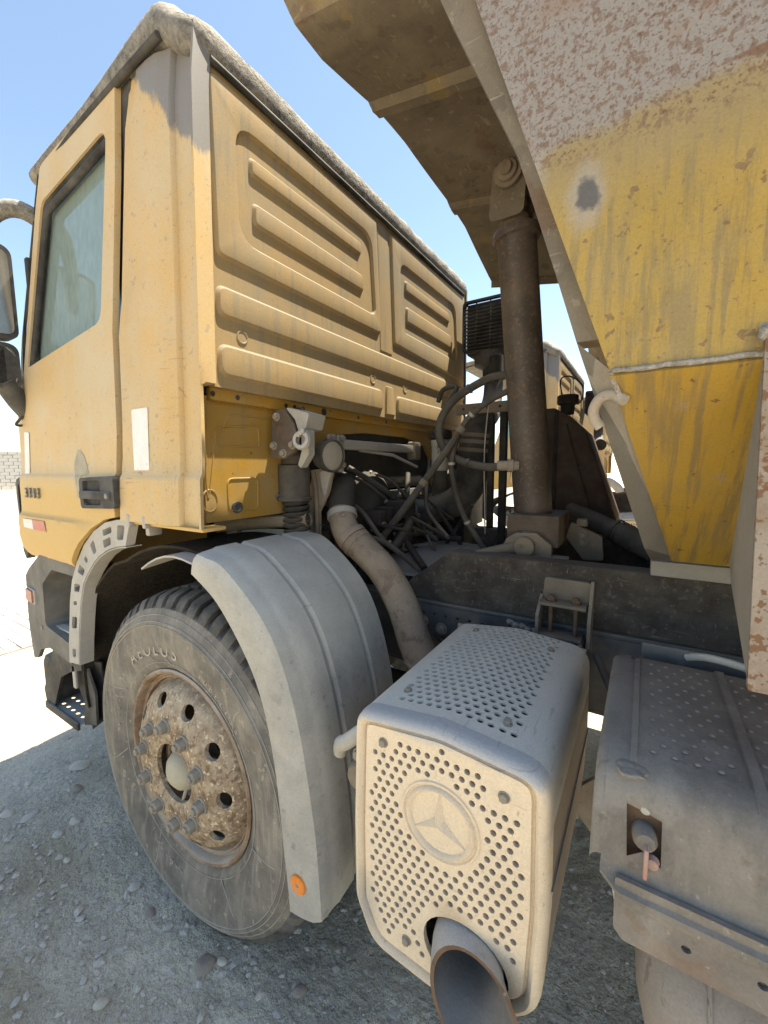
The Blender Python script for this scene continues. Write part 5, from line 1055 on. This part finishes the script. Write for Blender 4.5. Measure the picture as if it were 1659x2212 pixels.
# hydraulic oil tank
ot = plate('oil_tank', rpoly([(-.76, 1.93), (-.86, 1.93), (-.927, 1.885), (-1.012, 1.80), (-1.172, 1.335), (-1.18, 1.25), (-.76, 1.25)], [.01, .02, .02, .03, .02, .01, .01], 3), [], lambda u, v, w: Vector((u, -.50-w, v)), .42, 'tank', truck)
tube('tank_edge', [(-.93, -.495, 1.88), (-1.012, -.495, 1.80), (-1.09, -.495, 1.57), (-1.172, -.495, 1.335)], .008, 'tank', ot, 8)
tube('tank_seam', [(-.92, -.492, 1.84), (-1.00, -.492, 1.56), (-1.09, -.492, 1.27)], .006, 'tank', ot, 6)
lathe('filler_cap', [(.035, 0), (.038, .05), (.052, .055), (.056, .065), (.056, .10), (.05, .105), (0, .105)], (-.905, -.62, 1.905), (0, 0, 1), 'dark', ot, 24)
tube('cap_wire', [(-.88, -.60, 2.0), (-.87, -.58, 2.09), (-.92, -.56, 2.10), (-.98, -.56, 2.05), (-.985, -.57, 1.98), (-.96, -.58, 1.95)], .004, 'gasket', ot, 6, sp=6)
for x in (-.86, -.78): box('tank_strap', (x-.02, -.505, 1.26), (x+.0, -.495, 1.92), 'dark', ot, .002)
# pale cover between the rails
gc = plate('gearbox_cover', [(-.19, .13), (-.33, -.22), (-.60, -.18), (-.62, .16), (-.53, .36), (-.36, .36)], [], lambda u, v, w: Vector((u, v, 1.205-.05*smooth01(.1, .36, v)-w)), .012, 'hood', truck, cv=steps(-.2, .36, 6))
for k in range(2): tube('cover_ridge', [(-.24-k*.03, .16-k*.02, 1.207), (-.35-k*.03, -.16, 1.207)], .008, 'hood', gc, 8)
tube('cover_ridge', [(-.52, .14, 1.20), (-.50, -.17, 1.207)], .008, 'hood', gc, 8)
# valve bracket beside the ram
vb_ = plate('valve_bracket', rpoly([(-1.04, 1.385), (-1.10, 1.355), (-1.155, 1.33), (-1.165, 1.235), (-1.09, 1.23), (-1.02, 1.32)], .008, 3), [], lambda u, v, w: Vector((u, .05-w, v)), .03, 'pin', truck)
for p in ((-1.085, .052, 1.335), (-1.087, .052, 1.305)): put('valve_bolt', hexmesh('valve_bolt', .012, .012), p, (0, 1, 0), vb_)
box('valve_block', (-1.10, .02, 1.37), (-1.06, .06, 1.40), 'pin', vb_, .004)
tube('return_hose', [(-.98, -.30, 1.40), (-1.08, -.25, 1.37), (-1.17, -.20, 1.335), (-1.24, -.15, 1.31), (-1.34, -.1, 1.27)], [.040, .040, .042, .052, .052], 'hose', truck, 18, sp=5)
for k in range(5): lathe('hose_band', [(.048, .006), (.054, .006), (.054, -.006), (.048, -.006)], (-1.195-k*.02, -.185+k*.012, 1.328-k*.009), (-.9, .5, -.35), 'gasket', truck, 20)
for p in ((-.78, .20, 1.09), (-.86, .45, 1.10)): pass
# rubble of leaves and clips on the rail ledge
for i in range(6): clump('mud_lump', (-.90-i*.022, .445+.01*(i % 2), 1.055-.004*i), 1, (.014, .012, .010), 'hood', rail)

def mirror_tree(o, parent, top=True):
    c = o.copy(); COL.objects.link(c); c.parent = parent
    if top: c.scale = (1, -1, 1); c.location = (o.location.x, .2-o.location.y, o.location.z)
    for ch in [k for k in bpy.data.objects if k.parent == o]: mirror_tree(ch, c, False)
    return c
for o in (wh, mud): mirror_tree(o, truck)
box('bay_blocker_box', (-.42, -.72, 1.12), (-.16, -.36, 1.60), 'dark', truck, .08)  # invented dark box, added to block bright ground behind the cab
box('side_blocker_box', (-.34, -.95, 1.30), (-.14, -.74, 1.75), 'dark', truck, .04)  # second made-up dark box, also hides the sunlit ground
tube('brake_pipe', [(-.08, .52, 1.36), (-.2, .48, 1.32), (-.33, .42, 1.30), (-.45, .36, 1.20)], .012, 'hose', truck, 8, sp=5)
tube('wiring_loom', [(-.10, .35, 1.62), (-.22, .20, 1.50), (-.26, .05, 1.36), (-.40, .0, 1.24)], .014, 'gasket', truck, 8, sp=5)
tube('wiring_loom', [(-.30, -.12, 1.66), (-.34, .0, 1.50), (-.40, .10, 1.40), (-.55, .2, 1.30)], .010, 'gasket', truck, 8, sp=5)
tube('coolant_hose', [(-.10, -.05, 1.44), (-.20, .02, 1.42), (-.30, .12, 1.34), (-.28, .25, 1.22)], .024, 'gasket', truck, 12, sp=5)
tube('coolant_hose', [(-.12, .35, 1.30), (-.22, .34, 1.24), (-.30, .30, 1.15)], .03, 'gasket', truck, 12, sp=5)
rr_ = random.Random(11)
for k in range(16):                                # tangle of made-up dark lines, added to darken the engine bay
    a = Vector((rr_.uniform(-.12, -.05), rr_.uniform(-.35, .5), rr_.uniform(1.2, 1.62))); b = Vector((rr_.uniform(-.50, -.22), rr_.uniform(-.3, .34), rr_.uniform(1.12, 1.34)))
    mid = (a+b)/2+Vector((rr_.uniform(-.06, .06), rr_.uniform(-.08, .08), rr_.uniform(-.06, .10))); r_ = rr_.choice((.006, .008, .011, .016))
    h_ = tube('engine_line', [a, a.lerp(mid, .5)+Vector((0, 0, .03)), mid, mid.lerp(b, .5), b], r_, rr_.choice(('gasket', 'dark', 'engine', 'hose')), truck, 8, sp=5)
    for q in (.3, .7): lathe('line_clip', [(r_*.9, .006), (r_*1.35, .006), (r_*1.35, -.006), (r_*.9, -.006)], a.lerp(b, q).lerp(mid, .55 if q < .5 else .45), b-a, 'pin', h_, 10)
for k in range(7):
    x, y, z = rr_.uniform(-.30, -.10), rr_.uniform(-.25, .42), rr_.uniform(1.14, 1.42); w_ = rr_.uniform(.03, .06)
    box('engine_fitting', (x-w_, y-w_, z-w_*.7), (x+w_, y+w_, z+w_*.7), 'engine', truck, .012)  # invented fittings, part of the clutter that darkens the bay
box('engine_bracket', (-.20, .36, 1.22), (-.09, .46, 1.34), 'engine', truck, .02)
box('starter_cover', (-.22, .05, 1.30), (-.08, .30, 1.42), 'engine', truck, .03)
for k in range(4): put('flange_bolt', hexmesh('flange_bolt', .014, .016), (-.09, .16+.21*math.cos(k*.5+.6), 1.38+.21*math.sin(k*.5+.6)), (-1, 0, 0), eng)

# ================================================================== THE OTHER TRUCKS OF THE ROW
def copy_tree(o, parent):
    c = o.copy(); COL.objects.link(c); c.parent = parent
    for ch in [k for k in bpy.data.objects if k.parent == o]: copy_tree(ch, c)
    return c
for off, lab in (((-.28, -4.08, 0), 'second dusty dump truck whose cab rear shows right of the hydraulic ram'), ((-.45, -8.2, 0), 'farthest dump truck, only its air intake showing beside the tipper corner post')):
    t2 = empty('dump_truck', off); tag(t2, lab, 'dump truck', 'dump trucks parked in a row')
    src = [o for o in SHARED]
    for o in src: copy_tree(o, t2)
